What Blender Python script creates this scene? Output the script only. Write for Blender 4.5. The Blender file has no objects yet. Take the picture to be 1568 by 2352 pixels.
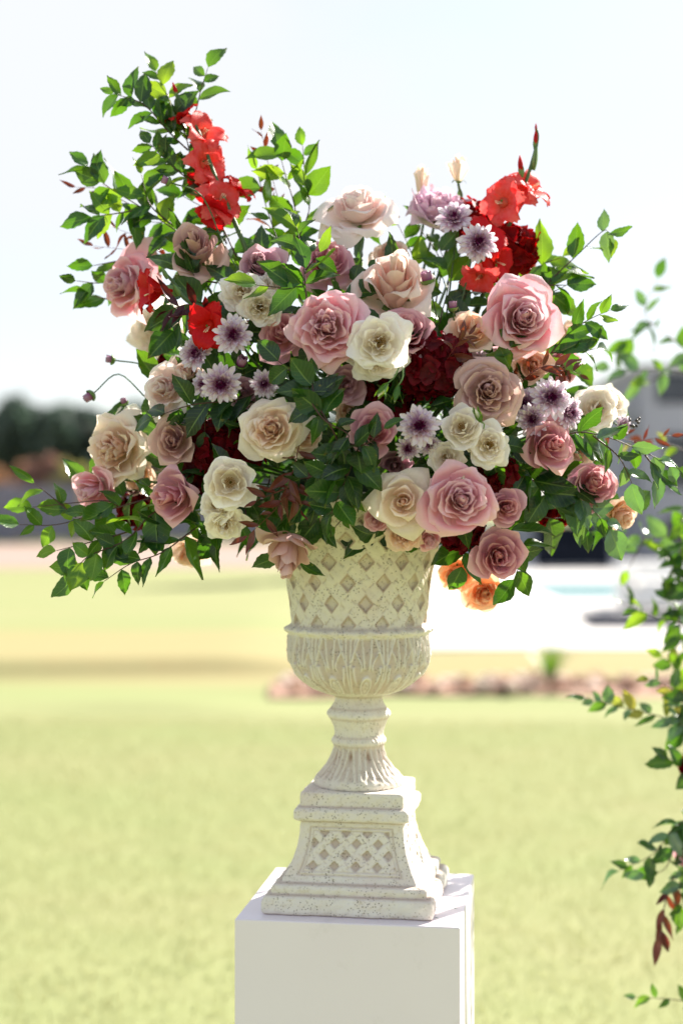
import bpy, math, random
import numpy as np
from mathutils import Vector, Matrix
R = math.radians
scn = bpy.context.scene
col = scn.collection
random.seed(7)
rng = np.random.default_rng(7)

# ------------------------------------------------------------------ camera
FOC, HOR, CX = 3650.0, 1150.0, 784.0        # focal length, horizon, centre column for a 1568 x 2352 picture
CAM = Vector((-0.036, -2.94, 1.58))
cd = bpy.data.cameras.new('camera')
cam = bpy.data.objects.new('camera', cd); col.objects.link(cam)
cam.location = CAM; cam.rotation_euler = (R(90), 0, 0)
cd.sensor_fit = 'VERTICAL'; cd.sensor_height = 36; cd.lens = FOC/2352*36
cd.shift_y = -(1176-HOR)/2352
cd.clip_start = 0.05; cd.clip_end = 2000
cd.dof.use_dof = True; cd.dof.focus_distance = 2.70; cd.dof.aperture_fstop = 1.7
scn.camera = cam
scn.cycles.diffuse_bounces = 8; scn.cycles.max_bounces = 12; scn.cycles.transmission_bounces = 8

# ------------------------------------------------------------------ world, sun, exposure
SUN_EL, SUN_AZ = 36.0, 43.0                 # azimuth measured from +Y towards +X
w = bpy.data.worlds.new('World'); scn.world = w; w.use_nodes = True
wn = w.node_tree; wn.nodes.clear()
def N(nt, typ, **kw):
    n = nt.nodes.new(typ)
    for k, v in kw.items():
        if k.startswith('i_'):
            n.inputs[k[2:].replace('_', ' ')].default_value = v
        else: setattr(n, k, v)
    return n
sky = N(wn, 'ShaderNodeTexSky', sky_type='NISHITA', sun_disc=False, sun_elevation=R(SUN_EL), sun_rotation=R(SUN_AZ), altitude=50, air_density=1.0, dust_density=1.0, ozone_density=1.0)
tc = N(wn, 'ShaderNodeTexCoord')
mp = N(wn, 'ShaderNodeMapping'); mp.inputs['Scale'].default_value = (1.0, 1.0, 2.6)
nz = N(wn, 'ShaderNodeTexNoise'); nz.inputs['Scale'].default_value = 1.7; nz.inputs['Detail'].default_value = 5; nz.inputs['Roughness'].default_value = .5
cr = N(wn, 'ShaderNodeValToRGB'); cr.color_ramp.elements[0].position = .36; cr.color_ramp.elements[1].position = .66
cr.color_ramp.elements[0].color = (.25, .25, .25, 1); cr.color_ramp.elements[1].color = (1, 1, 1, 1)
mx = N(wn, 'ShaderNodeMix', data_type='RGBA')
mx.inputs[7].default_value = (4.7, 4.85, 5.15, 1)
bg = N(wn, 'ShaderNodeBackground'); bg.inputs['Strength'].default_value = .063
wo = N(wn, 'ShaderNodeOutputWorld')
wn.links.new(tc.outputs['Generated'], mp.inputs['Vector']); wn.links.new(mp.outputs[0], nz.inputs['Vector'])
wn.links.new(nz.outputs['Fac'], cr.inputs[0]); wn.links.new(cr.outputs[0], mx.inputs[0])
wn.links.new(sky.outputs[0], mx.inputs[6]); wn.links.new(mx.outputs[2], bg.inputs[0]); wn.links.new(bg.outputs[0], wo.inputs[0])
sd = bpy.data.lights.new('sun', 'SUN'); sd.energy = 5.0; sd.angle = R(0.6); sd.color = (1.0, .925, .83)
sun = bpy.data.objects.new('sun', sd); col.objects.link(sun)
sdir = Vector((math.sin(R(SUN_AZ))*math.cos(R(SUN_EL)), math.cos(R(SUN_AZ))*math.cos(R(SUN_EL)), math.sin(R(SUN_EL))))
sun.rotation_euler = sdir.to_track_quat('Z', 'Y').to_euler(); sun.location = (20, 20, 20)
scn.view_settings.view_transform = 'Standard'; scn.view_settings.look = 'None'
scn.view_settings.gamma = 1; scn.view_settings.use_curve_mapping = False
scn.view_settings.exposure = 1.68

# ------------------------------------------------------------------ helpers
def px(u, v, y=0.0):
    "world point that stands y metres behind the urn's axis"
    D = y - CAM.y
    return Vector((CAM.x+(u-CX)*D/FOC, y, CAM.z-(v-HOR)*D/FOC))
def gd(v, D=None):
    return 1.58*FOC/(v-HOR) + CAM.y
def gx(u, y): return CAM.x+(u-CX)*(y-CAM.y)/FOC
def lin(r, g, b):
    f = lambda c: (c/255/12.92) if c/255 <= .04045 else ((c/255+.055)/1.055)**2.4
    return (f(r), f(g), f(b), 1)
def tag(o, label=None, cat=None, group=None, kind=None):
    if label: o['label'] = label
    if cat: o['category'] = cat
    if group: o['group'] = group
    if kind: o['kind'] = kind
    return o
def empty(name, loc):
    o = bpy.data.objects.new(name, None); col.objects.link(o); o.location = loc; o.empty_display_size = .02
    return o
def mesh(name, verts, faces, smooth=True, attrs=None):
    me = bpy.data.meshes.new(name)
    me.from_pydata([tuple(map(float, v)) for v in verts], [], [tuple(map(int, f)) for f in faces])
    if smooth: me.polygons.foreach_set('use_smooth', [True]*len(me.polygons))
    for k, a in (attrs or {}).items():
        at = me.attributes.new(k, 'FLOAT', 'POINT'); at.data.foreach_set('value', np.asarray(a, dtype=np.float32).ravel())
    return me
def obj(name, me, mat=None, parent=None, mtx=None):
    o = bpy.data.objects.new(name, me); col.objects.link(o)
    if mat is not None:
        if not me.materials: me.materials.append(mat)
        elif me.materials[0] != mat:
            o.material_slots[0].link = 'OBJECT'; o.material_slots[0].material = mat
    if parent is not None: o.parent = parent
    if mtx is not None: o.matrix_basis = mtx
    return o
def grid_faces(n, m, wrap=False):
    f = []
    for i in range(n-1):
        for j in range(m if wrap else m-1):
            a, b = i*m+j, i*m+(j+1) % m
            f.append((a, b, b+m, a+m))
    return f
class MB:
    def __init__(s): s.v = []; s.f = []
    def add(s, v, f):
        n = len(s.v); s.v += [tuple(p) for p in v]; s.f += [tuple(i+n for i in q) for q in f]; return s
    def box(s, x0, x1, y0, y1, z0, z1):
        return s.add([(x0,y0,z0),(x1,y0,z0),(x1,y1,z0),(x0,y1,z0),(x0,y0,z1),(x1,y0,z1),(x1,y1,z1),(x0,y1,z1)],
              [(0,3,2,1),(4,5,6,7),(0,1,5,4),(1,2,6,5),(2,3,7,6),(3,0,4,7)])
    def build(s, name, mat, parent=None, smooth=False, bevel=0, seg=2):
        o = obj(name, mesh(name, s.v, s.f, smooth), mat, parent)
        if bevel:
            b = o.modifiers.new('bevel', 'BEVEL'); b.width = bevel; b.segments = seg; b.limit_method = 'ANGLE'
        return o
def tube_data(pts, rad, sides=6):
    pts = [Vector(p) for p in pts]; V = []; n = len(pts); up = Vector((.13, .21, .97))
    for i, p in enumerate(pts):
        t = (pts[min(i+1, n-1)]-pts[max(i-1, 0)]).normalized()
        a = t.cross(up)
        if a.length < .05: a = t.cross(Vector((1, 0, 0)))
        a.normalize(); b = t.cross(a)
        r = rad[i] if hasattr(rad, '__len__') else rad
        for k in range(sides):
            q = 2*math.pi*k/sides; V.append(p+a*(r*math.cos(q))+b*(r*math.sin(q)))
    F = grid_faces(n, sides, True)
    F.append(tuple(range(sides-1, -1, -1))); F.append(tuple((n-1)*sides+k for k in range(sides)))
    return V, F
def smooth_path(pts, n=8):
    P = [Vector(p) for p in pts]; P = [P[0]*2-P[1]]+P+[P[-1]*2-P[-2]]; out = []
    for i in range(1, len(P)-2):
        for k in range(n):
            t = k/n; a, b, c, d = P[i-1], P[i], P[i+1], P[i+2]
            out.append(.5*((2*b)+(c-a)*t+(2*a-5*b+4*c-d)*t*t+(3*b-a-3*c+d)*t**3))
    out.append(P[-2]); return out

# ------------------------------------------------------------------ materials
MATS = {}
def new_mat(name):
    m = bpy.data.materials.new(name); m.use_nodes = True; nt = m.node_tree; nt.nodes.clear(); return m, nt
def mixc(nt, fac, a, b, blend='MIX'):
    n = N(nt, 'ShaderNodeMix', data_type='RGBA', blend_type=blend)
    for idx, val in ((0, fac), (6, a), (7, b)):
        if hasattr(val, 'is_output') or isinstance(val, bpy.types.NodeSocket): nt.links.new(val, n.inputs[idx])
        else: n.inputs[idx].default_value = val
    return n.outputs[2]
def math_(nt, op, a, b=None, clamp=False):
    n = N(nt, 'ShaderNodeMath', operation=op, use_clamp=clamp)
    for i, val in enumerate((a, b)):
        if val is None: continue
        if isinstance(val, bpy.types.NodeSocket): nt.links.new(val, n.inputs[i])
        else: n.inputs[i].default_value = val
    return n.outputs[0]
def attr(nt, name): return N(nt, 'ShaderNodeAttribute', attribute_name=name).outputs['Fac']
def noise(nt, scale, detail=3, rough=.5, vec=None):
    n = N(nt, 'ShaderNodeTexNoise'); n.inputs['Scale'].default_value = scale; n.inputs['Detail'].default_value = detail; n.inputs['Roughness'].default_value = rough
    if vec is not None: nt.links.new(vec, n.inputs['Vector'])
    return n.outputs['Fac']
def ramp(nt, fac, stops):
    n = N(nt, 'ShaderNodeValToRGB'); e = n.color_ramp.elements
    while len(e) < len(stops): e.new(.5)
    for i, (p, c) in enumerate(stops):
        e[i].position = p; e[i].color = c if hasattr(c, '__len__') else (c, c, c, 1)
    nt.links.new(fac, n.inputs[0]); return n.outputs[0]
def bump(nt, h, strength=.3, dist=.002):
    n = N(nt, 'ShaderNodeBump'); n.inputs['Strength'].default_value = strength; n.inputs['Distance'].default_value = dist
    nt.links.new(h, n.inputs['Height']); return n.outputs[0]
def finish(nt, color, rough=.6, normal=None, trans=0, tcolor=None, spec=.5, metal=0):
    p = N(nt, 'ShaderNodeBsdfPrincipled'); p.inputs['Roughness'].default_value = rough if not isinstance(rough, bpy.types.NodeSocket) else .5
    if isinstance(rough, bpy.types.NodeSocket): nt.links.new(rough, p.inputs['Roughness'])
    p.inputs['Specular IOR Level'].default_value = spec; p.inputs['Metallic'].default_value = metal
    if isinstance(color, bpy.types.NodeSocket): nt.links.new(color, p.inputs['Base Color'])
    else: p.inputs['Base Color'].default_value = color
    if normal is not None: nt.links.new(normal, p.inputs['Normal'])
    out = N(nt, 'ShaderNodeOutputMaterial'); sh = p.outputs[0]
    if trans:
        t = N(nt, 'ShaderNodeBsdfTranslucent'); c = tcolor if tcolor is not None else color
        if isinstance(c, bpy.types.NodeSocket): nt.links.new(c, t.inputs[0])
        else: t.inputs[0].default_value = c
        if normal is not None: nt.links.new(normal, t.inputs['Normal'])
        m = N(nt, 'ShaderNodeMixShader'); m.inputs[0].default_value = trans
        nt.links.new(sh, m.inputs[1]); nt.links.new(t.outputs[0], m.inputs[2]); sh = m.outputs[0]
    nt.links.new(sh, out.inputs[0])
def simple(name, color, rough=.6, var=.12, scale=12, bmp=0, spec=.5, metal=0):
    if name in MATS: return MATS[name]
    m, nt = new_mat(name); t = N(nt, 'ShaderNodeTexCoord').outputs['Object']
    f = noise(nt, scale, 4, .6, t)
    a = tuple(max(0, c*(1-var)) for c in color[:3])+(1,); b = tuple(min(1, c*(1+var)) for c in color[:3])+(1,)
    finish(nt, ramp(nt, f, [(.3, a), (.7, b)]), rough, bump(nt, f, .4, bmp) if bmp else None, spec=spec, metal=metal)
    MATS[name] = m; return m
def petal_mat(name, inner, outer, edge, base, trans=.32, edge_amt=.8, rough=.6, vein=.6, lift=.36, sat=1.2):
    inner, outer, edge, base = [tuple(x+(.86-x)*lift for x in q[:3])+(1,) for q in (inner, outer, edge, base)]
    m, nt = new_mat(name)
    tt, ss, lay = attr(nt, 'tt'), attr(nt, 'ss'), attr(nt, 'lay')
    c = mixc(nt, ramp(nt, lay, [(.15, 0), (.85, 1)]), inner, outer)
    c = mixc(nt, math_(nt, 'MULTIPLY', ramp(nt, tt, [(.62, 0), (.98, 1)]), edge_amt), c, edge)
    c = mixc(nt, math_(nt, 'MULTIPLY', ramp(nt, tt, [(.05, 1), (.5, 0)]), .8), c, base)
    oi = N(nt, 'ShaderNodeObjectInfo').outputs['Random']
    t = N(nt, 'ShaderNodeTexCoord').outputs['Object']
    n1 = noise(nt, 3.0, 3, .5, t)
    hs = N(nt, 'ShaderNodeHueSaturation'); nt.links.new(c, hs.inputs['Color'])
    nt.links.new(math_(nt, 'ADD', 1.0, math_(nt, 'MULTIPLY', oi, .18)), hs.inputs['Value'])
    nt.links.new(math_(nt, 'ADD', sat-.1, math_(nt, 'MULTIPLY', n1, .4)), hs.inputs['Saturation'])
    c = hs.outputs[0]
    cb = N(nt, 'ShaderNodeCombineXYZ'); nt.links.new(math_(nt, 'MULTIPLY', ss, 11), cb.inputs[0]); nt.links.new(math_(nt, 'MULTIPLY', tt, 2.5), cb.inputs[1]); nt.links.new(math_(nt, 'MULTIPLY', oi, 40), cb.inputs[2])
    vn = noise(nt, 1.6, 4, .6, cb.outputs[0])
    c = mixc(nt, ramp(nt, vn, [(.42, .22), (.62, 0)]), c, base)
    # faint browned rim spots
    rim = math_(nt, 'MULTIPLY', ramp(nt, tt, [(.93, 0), (1.0, 1)]), ramp(nt, vn, [(.58, 0), (.7, 1)]))
    c = mixc(nt, math_(nt, 'MULTIPLY', rim, .35), c, lin(176, 130, 96))
    finish(nt, c, rough, bump(nt, vn, vein, .0012), trans, c, spec=.25)
    return m
SC = {
 'pink':    petal_mat('petal_pink', lin(214,158,178), lin(222,128,150), lin(244,208,214), lin(220,170,150)),
 'blush':   petal_mat('petal_blush', lin(222,174,156), lin(236,206,194), lin(244,228,220), lin(232,210,180)),
 'pale':    petal_mat('petal_pale_blush', lin(228,196,190), lin(242,224,220), lin(248,240,238), lin(236,216,196)),
 'peach':   petal_mat('petal_peach', lin(226,176,146), lin(232,198,176), lin(240,208,184), lin(230,200,130)),
 'mauve':   petal_mat('petal_mauve', lin(156,76,108), lin(186,124,148), lin(214,172,182), lin(190,140,130), sat=1.35),
 'rosem':   petal_mat('petal_rose_mauve', lin(204,112,132), lin(192,116,142), lin(232,186,186), lin(210,150,140), sat=1.35),
 'taupe':   petal_mat('petal_taupe', lin(170,98,104), lin(192,142,132), lin(212,176,160), lin(186,140,112), sat=1.35),
 'lilac':   petal_mat('petal_lilac', lin(222,186,206), lin(230,206,222), lin(214,168,196), lin(232,224,204)),
 'cream':   petal_mat('petal_cream', lin(240,230,214), lin(244,238,232), lin(246,243,240), lin(238,224,194), edge_amt=.4),
 'ivory':   petal_mat('petal_ivory', lin(228,186,160), lin(238,222,204), lin(244,232,220), lin(228,210,164), edge_amt=.5),
 'orange':  petal_mat('petal_orange', lin(240,156,100), lin(244,184,132), lin(248,208,168), lin(236,180,100)),
 'red':     petal_mat('petal_red', lin(176,30,40), lin(200,40,50), lin(228,112,104), lin(210,60,50), trans=.38, edge_amt=.45, rough=.5, lift=0, sat=1.0),
 'coral':   petal_mat('petal_coral', lin(214,70,76), lin(230,96,98), lin(242,156,150), lin(230,120,100), trans=.42, edge_amt=.5, rough=.5, lift=0, sat=1.0),
 'hydra':   petal_mat('petal_burgundy', lin(92,8,18), lin(112,14,26), lin(128,28,40), lin(70,5,12), trans=.35, rough=.5, lift=0, sat=1.02),
 'hydrared':petal_mat('petal_crimson', lin(140,12,18), lin(152,22,26), lin(160,40,40), lin(100,5,12), trans=.45, rough=.5, lift=0, sat=1.02),
}
def mum_mat():
    m, nt = new_mat('petal_daisy_mum'); tt, lay = attr(nt, 'tt'), attr(nt, 'lay')
    oi = N(nt, 'ShaderNodeObjectInfo').outputs['Random']
    c = mixc(nt, ramp(nt, tt, [(.15, 1), (.7, 0)]), lin(240,232,240), lin(200,120,180))
    c = mixc(nt, ramp(nt, lay, [(.25, 0), (.75, 1)]), c, lin(138,26,100))
    c = mixc(nt, math_(nt, 'MULTIPLY', ramp(nt, attr(nt, 'ss'), [(.7, 0), (1, 1)]), .5), c, lin(176,110,160))
    finish(nt, c, .5, None, .3, c, spec=.3); return m
MUM = mum_mat()
def leaf_mat(name, c1, c2, tcol, trans=.42, rough=.34, vein_c=None, young=.0):
    m, nt = new_mat(name); tt, ss = attr(nt, 'tt'), attr(nt, 'ss')
    oi = N(nt, 'ShaderNodeObjectInfo').outputs['Random']
    a = N(nt, 'ShaderNodeMath', operation='ABSOLUTE'); nt.links.new(ss, a.inputs[0]); sa = a.outputs[0]
    c = mixc(nt, oi, c1, c2)
    n1 = noise(nt, 2.2, 4, .6, N(nt, 'ShaderNodeTexCoord').outputs['Object'])
    c = mixc(nt, ramp(nt, n1, [(.35, 0), (.75, .5)]), c, tuple(x*.55 for x in c1[:3])+(1,))
    n2 = noise(nt, 5.0, 3, .6, N(nt, 'ShaderNodeTexCoord').outputs['Object']); c = mixc(nt, ramp(nt, n2, [(.66, 0), (.72, .7)]), c, lin(140,124,50)); c = mixc(nt, math_(nt, 'MULTIPLY', ramp(nt, tt, [(.86, 0), (1, 1)]), math_(nt, 'MULTIPLY', oi, .7)), c, lin(150,130,56))
    mid = ramp(nt, sa, [(.02, 1), (.09, 0)])
    w = math_(nt, 'SINE', math_(nt, 'MULTIPLY', math_(nt, 'SUBTRACT', math_(nt, 'MULTIPLY', tt, 8.0), math_(nt, 'MULTIPLY', sa, 1.7)), 6.283))
    vein = math_(nt, 'MULTIPLY', ramp(nt, w, [(.86, 0), (1, 1)]), .35)
    vv = math_(nt, 'MAXIMUM', mid, vein)
    c = mixc(nt, math_(nt, 'MULTIPLY', vv, .45), c, vein_c or lin(150,180,90))
    tcn = mixc(nt, oi, tcol, tuple(x*y for x, y in zip(tcol[:3], (.6, .85, .7)))+(1,))
    tcn = mixc(nt, ramp(nt, n1, [(.3, 0), (.8, .6)]), tcn, tuple(x*.5 for x in tcol[:3])+(1,))
    nb = bump(nt, math_(nt, 'MULTIPLY', vv, -1), .35, .001)
    finish(nt, c, rough, nb, trans, tcn, spec=.5); return m
LM = {
 'green': leaf_mat('leaf_green', lin(22,60,28), lin(34,76,34), lin(120,168,30), .32),
 'dark':  leaf_mat('leaf_dark', lin(14,42,24), lin(24,56,30), lin(110,160,34), .25),
 'lime':  leaf_mat('leaf_lime', lin(60,110,32), lin(48,96,36), lin(160,192,40), .42),
 'bronze':leaf_mat('leaf_bronze', lin(84,40,30), lin(112,62,42), lin(150,60,34), .28, vein_c=lin(150,70,60)),
 'grey':  leaf_mat('leaf_grey_green', lin(74,104,84), lin(108,136,114), lin(130,170,70), .28, rough=.2),
 'gold':  leaf_mat('leaf_gold', lin(140,134,62), lin(100,120,50), lin(190,180,70), .5),
 'wine':  leaf_mat('leaf_wine', lin(52,16,26), lin(66,24,30), lin(120,20,20), .3, vein_c=lin(90,30,40)),
 'aut_o': leaf_mat('leaf_autumn_orange', lin(204,160,126), lin(190,148,120), lin(210,160,120), .3),
 'aut_r': leaf_mat('leaf_autumn_red', lin(164,126,116), lin(154,120,112), lin(180,130,110), .3),
 'aut_y': leaf_mat('leaf_autumn_tan', lin(186,172,130), lin(170,160,122), lin(200,180,80), .35),
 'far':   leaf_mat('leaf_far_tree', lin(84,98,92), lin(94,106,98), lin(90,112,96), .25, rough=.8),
}
M_STEM = simple('stem_green', lin(66,92,44), .5, .2, 30)
M_TWIG = simple('twig_brown', lin(70,44,34), .6, .2, 40)
M_TWIGR = simple('twig_red', lin(110,46,40), .6, .2, 40)
M_SEPAL = simple('sepal_green', lin(96,128,62), .5, .2, 30)
M_STAMEN = simple('stamen_ochre', lin(150,108,30), .7, .3, 200)
M_PISTIL = simple('pistil_pale', lin(236,214,180), .6, .1, 100)
M_MUMC = simple('mum_centre', lin(96,16,66), .7, .4, 300)
M_BERRY = simple('berry_dark', lin(34,24,26), .35, .2, 60)
M_BARK = simple('bark', lin(86,70,58), .9, .3, 5)

def stone_mat():
    m, nt = new_mat('cast_stone'); t = N(nt, 'ShaderNodeTexCoord').outputs['Object']
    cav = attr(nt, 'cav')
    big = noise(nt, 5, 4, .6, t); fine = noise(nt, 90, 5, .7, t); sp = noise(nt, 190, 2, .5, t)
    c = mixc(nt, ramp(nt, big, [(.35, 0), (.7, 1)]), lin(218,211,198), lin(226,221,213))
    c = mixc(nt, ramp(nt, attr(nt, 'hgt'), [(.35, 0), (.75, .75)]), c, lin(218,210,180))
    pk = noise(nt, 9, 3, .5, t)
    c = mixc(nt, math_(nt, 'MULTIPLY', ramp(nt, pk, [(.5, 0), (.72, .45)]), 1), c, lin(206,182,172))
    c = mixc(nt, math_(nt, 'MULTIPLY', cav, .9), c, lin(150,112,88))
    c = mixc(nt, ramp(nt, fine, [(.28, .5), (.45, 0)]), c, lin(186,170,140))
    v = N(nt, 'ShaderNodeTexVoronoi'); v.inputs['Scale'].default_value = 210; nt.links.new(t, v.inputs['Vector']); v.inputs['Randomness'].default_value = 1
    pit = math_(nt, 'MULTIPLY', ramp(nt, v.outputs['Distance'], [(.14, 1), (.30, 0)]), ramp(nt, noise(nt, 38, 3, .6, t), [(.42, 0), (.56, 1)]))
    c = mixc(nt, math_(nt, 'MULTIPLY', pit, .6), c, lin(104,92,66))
    h = math_(nt, 'SUBTRACT', math_(nt, 'MULTIPLY', fine, .35), pit)
    finish(nt, c, .85, bump(nt, h, .8, .0018), spec=.25); return m
M_STONE = stone_mat()
def painted():
    m, nt = new_mat('white_painted_board'); t = N(nt, 'ShaderNodeTexCoord').outputs['Object']
    f = noise(nt, 14, 5, .6, t); g = noise(nt, 160, 2, .5, t); b = noise(nt, 3, 3, .5, t)
    c = mixc(nt, ramp(nt, b, [(.35, 0), (.7, 1)]), lin(228,219,224), lin(233,225,229))
    c = mixc(nt, ramp(nt, f, [(.63, 0), (.76, .35)]), c, lin(206,197,197))
    finish(nt, c, .42, bump(nt, math_(nt, 'ADD', g, math_(nt, 'MULTIPLY', f, 2)), .25, .0006), spec=.4); return m
M_PAINT = painted()
# ------------------------------------------------------------------ ground, beds, deck, far things
def shade_bank(x, y):
    "gentle swells of the lawn, plus an added bank on the left, shaped to shade dark streaks"
    D = y-CAM.y
    def sm(a, b, t):
        t = np.clip((t-a)/(b-a), 0, 1); return t*t*(3-2*t)
    left = 1-sm(-1.2, .4, x)
    e = 14.9+.28*x
    z = .17*sm(e-.24, e+.10, D)*left*(1-sm(17, 30, D))  # step added so its slope, turned from the sun, darkens a streak
    z = z+.07*np.exp(-((D-11.9+.12*x)/.35)**2)*np.exp(-((x+1.4)/.9)**2)  # low hump, added so its shaded side draws a fainter streak
    z = z+.02*np.sin(x*.7+D*.35)*sm(7, 12, D)*(1-sm(16, 25, D))
    return z
def build_ground():
    xs = np.concatenate([[-600, -200, -80, -40, -20], np.linspace(-12, 12, 97), [20, 40, 80, 200, 600]])
    Ds = np.concatenate([[-300, -60, -10, 0, 2, 4], np.linspace(5, 20, 121), np.linspace(20.5, 48, 56), [55, 65, 80, 120, 300, 900]])
    X, Dm = np.meshgrid(xs, Ds); Z = shade_bank(X, Dm+CAM.y)
    V = np.stack([X.ravel(), Dm.ravel()+CAM.y, Z.ravel()], 1)
    m, nt = new_mat('lawn'); g = N(nt, 'ShaderNodeTexCoord').outputs['Object']
    sep = N(nt, 'ShaderNodeSeparateXYZ'); nt.links.new(g, sep.inputs[0])
    st = N(nt, 'ShaderNodeMapping'); st.inputs['Scale'].default_value = (.14, .55, 1); nt.links.new(g, st.inputs['Vector'])
    a = noise(nt, 1.0, 4, .55, st.outputs[0]); b = noise(nt, 5.5, 5, .65, g); f = noise(nt, 60, 3, .7, g)
    c = mixc(nt, ramp(nt, a, [(.36, 0), (.64, 1)]), lin(128,136,92), lin(136,137,98))
    # the turf turns drier beyond twelve metres
    dry = ramp(nt, math_(nt, 'MULTIPLY', math_(nt, 'SUBTRACT', sep.outputs[1], 10.2), .2, True), [(0, 0), (.25, 1), (.8, .8), (1, .1)])
    c = mixc(nt, math_(nt, 'MULTIPLY', dry, ramp(nt, b, [(.3, .55), (.7, 1)])), c, lin(146,132,96))
    c = mixc(nt, ramp(nt, b, [(.42, 0), (.8, .12)]), c, lin(117,128,82))
    c = mixc(nt, ramp(nt, f, [(.35, .3), (.6, 0)]), c, lin(112,118,78))
    finish(nt, c, .9, bump(nt, f, .4, .004), spec=.1)
    o = obj('ground', mesh('ground', V, grid_faces(len(Ds), len(xs))), m); tag(o, 'sunlit pale green lawn stretching away behind the pedestal', kind='structure')
    return m
LAWN = build_ground()
def build_grass():
    n = 90000
    D = 4.0+rng.random(n)**.8*7.5; x = (rng.random(n)*2-1)*(.9+D*.34); y = D+CAM.y; z = shade_bank(x, y)
    h = .018+.022*rng.random(n); a = rng.random(n)*6.28; wd = .0022; lx = (rng.random(n)-.5)*.03; ly = (rng.random(n)-.5)*.03
    V = np.zeros((n, 3, 3)); 
    V[:, 0] = np.stack([x-wd*np.cos(a), y-wd*np.sin(a), z-.001], 1); V[:, 1] = np.stack([x+wd*np.cos(a), y+wd*np.sin(a), z-.001], 1)
    V[:, 2] = np.stack([x+lx, y+ly, z+h], 1)
    me = bpy.data.meshes.new('grass'); me.vertices.add(n*3); me.vertices.foreach_set('co', V.ravel())
    me.loops.add(n*3); me.loops.foreach_set('vertex_index', np.arange(n*3)); me.polygons.add(n)
    me.polygons.foreach_set('loop_start', np.arange(0, n*3, 3)); me.polygons.foreach_set('loop_total', np.full(n, 3)); me.update()
    m, nt = new_mat('grass_blade'); gi = N(nt, 'ShaderNodeTexCoord').outputs['Object']
    c = ramp(nt, noise(nt, 3, 3, .5, gi), [(.3, lin(152,160,112)), (.7, lin(164,162,118))])
    finish(nt, c, .7, None, .35, c, spec=.2)
    tag(obj('grass', me, m), 'short pale green grass blades covering the near lawn', kind='stuff')
build_grass()

# mulch bed with stones
bd = MB(); ys = [gd(1598), gd(1564)]
bv = []; nseg = 60
for i in range(nseg+1):
    x = -.62+i*(10.6/nseg); bv += [(x, ys[0]+.12*math.sin(x*1.7)+.05*math.sin(x*5), .004), (x, ys[0]+.3, .03), (x, ys[1]-.25+.06*math.sin(x*3), .03), (x, ys[1]+.1*math.sin(x*1.2+1), .006)]
bf = [(i*4+k, (i+1)*4+k, (i+1)*4+k+1, i*4+k+1) for i in range(nseg) for k in range(3)]
bed = obj('planting_bed', mesh('planting_bed', bv, bf), simple('bark_mulch', lin(150,118,100), .95, .4, 22, .03)); tag(bed, 'bed of pinkish stones and bark mulch across the lawn', kind='structure')
def rock_mesh(seed):
    r = random.Random(seed); V = []; n, m = 6, 9
    ph = [r.random()*6 for _ in range(6)]
    for i in range(n+1):
        th = math.pi*i/n
        for j in range(m):
            q = 2*math.pi*j/m; k = 1+.16*math.sin(3*q+ph[0])*math.sin(th)+.12*math.sin(2*q+th*3+ph[1])+.06*math.sin(5*q+ph[2])
            V.append((k*math.sin(th)*math.cos(q), .8*k*math.sin(th)*math.sin(q), .62*k*math.cos(th)))
    return mesh('stone', V, grid_faces(n+1, m, True), False)
RK = [rock_mesh(i) for i in range(5)]
RM = [simple('stone_pink', lin(196,176,160), .9, .15, 6, .01), simple('stone_tan', lin(176,140,116), .9, .2, 6, .01), simple('stone_pale', lin(214,196,182), .9, .1, 6, .01), simple('mulch_brown', lin(134,100,82), .95, .3, 9, .01)]
for i in range(230):
    x = random.uniform(-.55, 6.5) if i > 90 else random.uniform(-.5, 3.3); y = random.uniform(ys[0]+.1, ys[1]-.15); s = random.uniform(.03, .085)
    mt = Matrix.Translation((x, y, .04+s*.25)) @ Matrix.Rotation(random.random()*6, 4, 'Z') @ Matrix.Rotation(random.uniform(-.5, .5), 4, 'X') @ Matrix.Diagonal((s*random.uniform(.8, 1.5), s, s*random.uniform(.6, 1.1), 1))
    obj('stone', RK[i % 5], random.choice(RM), bed, mt)

# strap-leaved plant in the bed
def strap_plant(u, v, name, label, n, h):
    y = gd(v); x = gx(u, y); t = empty(name, (x, y, 0)); tag(t, label, 'plant')
    for i in range(n):
        a = random.random()*6.28; ln = h*random.uniform(.7, 1.1); sp = random.uniform(.25, .8); V = []
        for k in range(7):
            q = k/6; r_ = ln*sp*q**1.3; z = .03+ln*(q-.35*sp*q*q); wd = .011*(1-q)**.7+.001
            for s in (-1, 1): V.append((r_*math.cos(a)-s*wd*math.sin(a), r_*math.sin(a)+s*wd*math.cos(a), z))
        F = [(2*k, 2*k+1, 2*k+3, 2*k+2) for k in range(6)]
        obj('leaf', mesh('blade', V, F, attrs={'tt': [k/6 for k in range(7) for _ in (0, 1)], 'ss': [0.3]*14}), LM['lime'] if i % 2 else LM['green'], t)
strap_plant(1262, 1582, 'strap_leaf_plant', 'spiky green strap-leaved plant growing in the stone bed', 44, .42)

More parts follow.
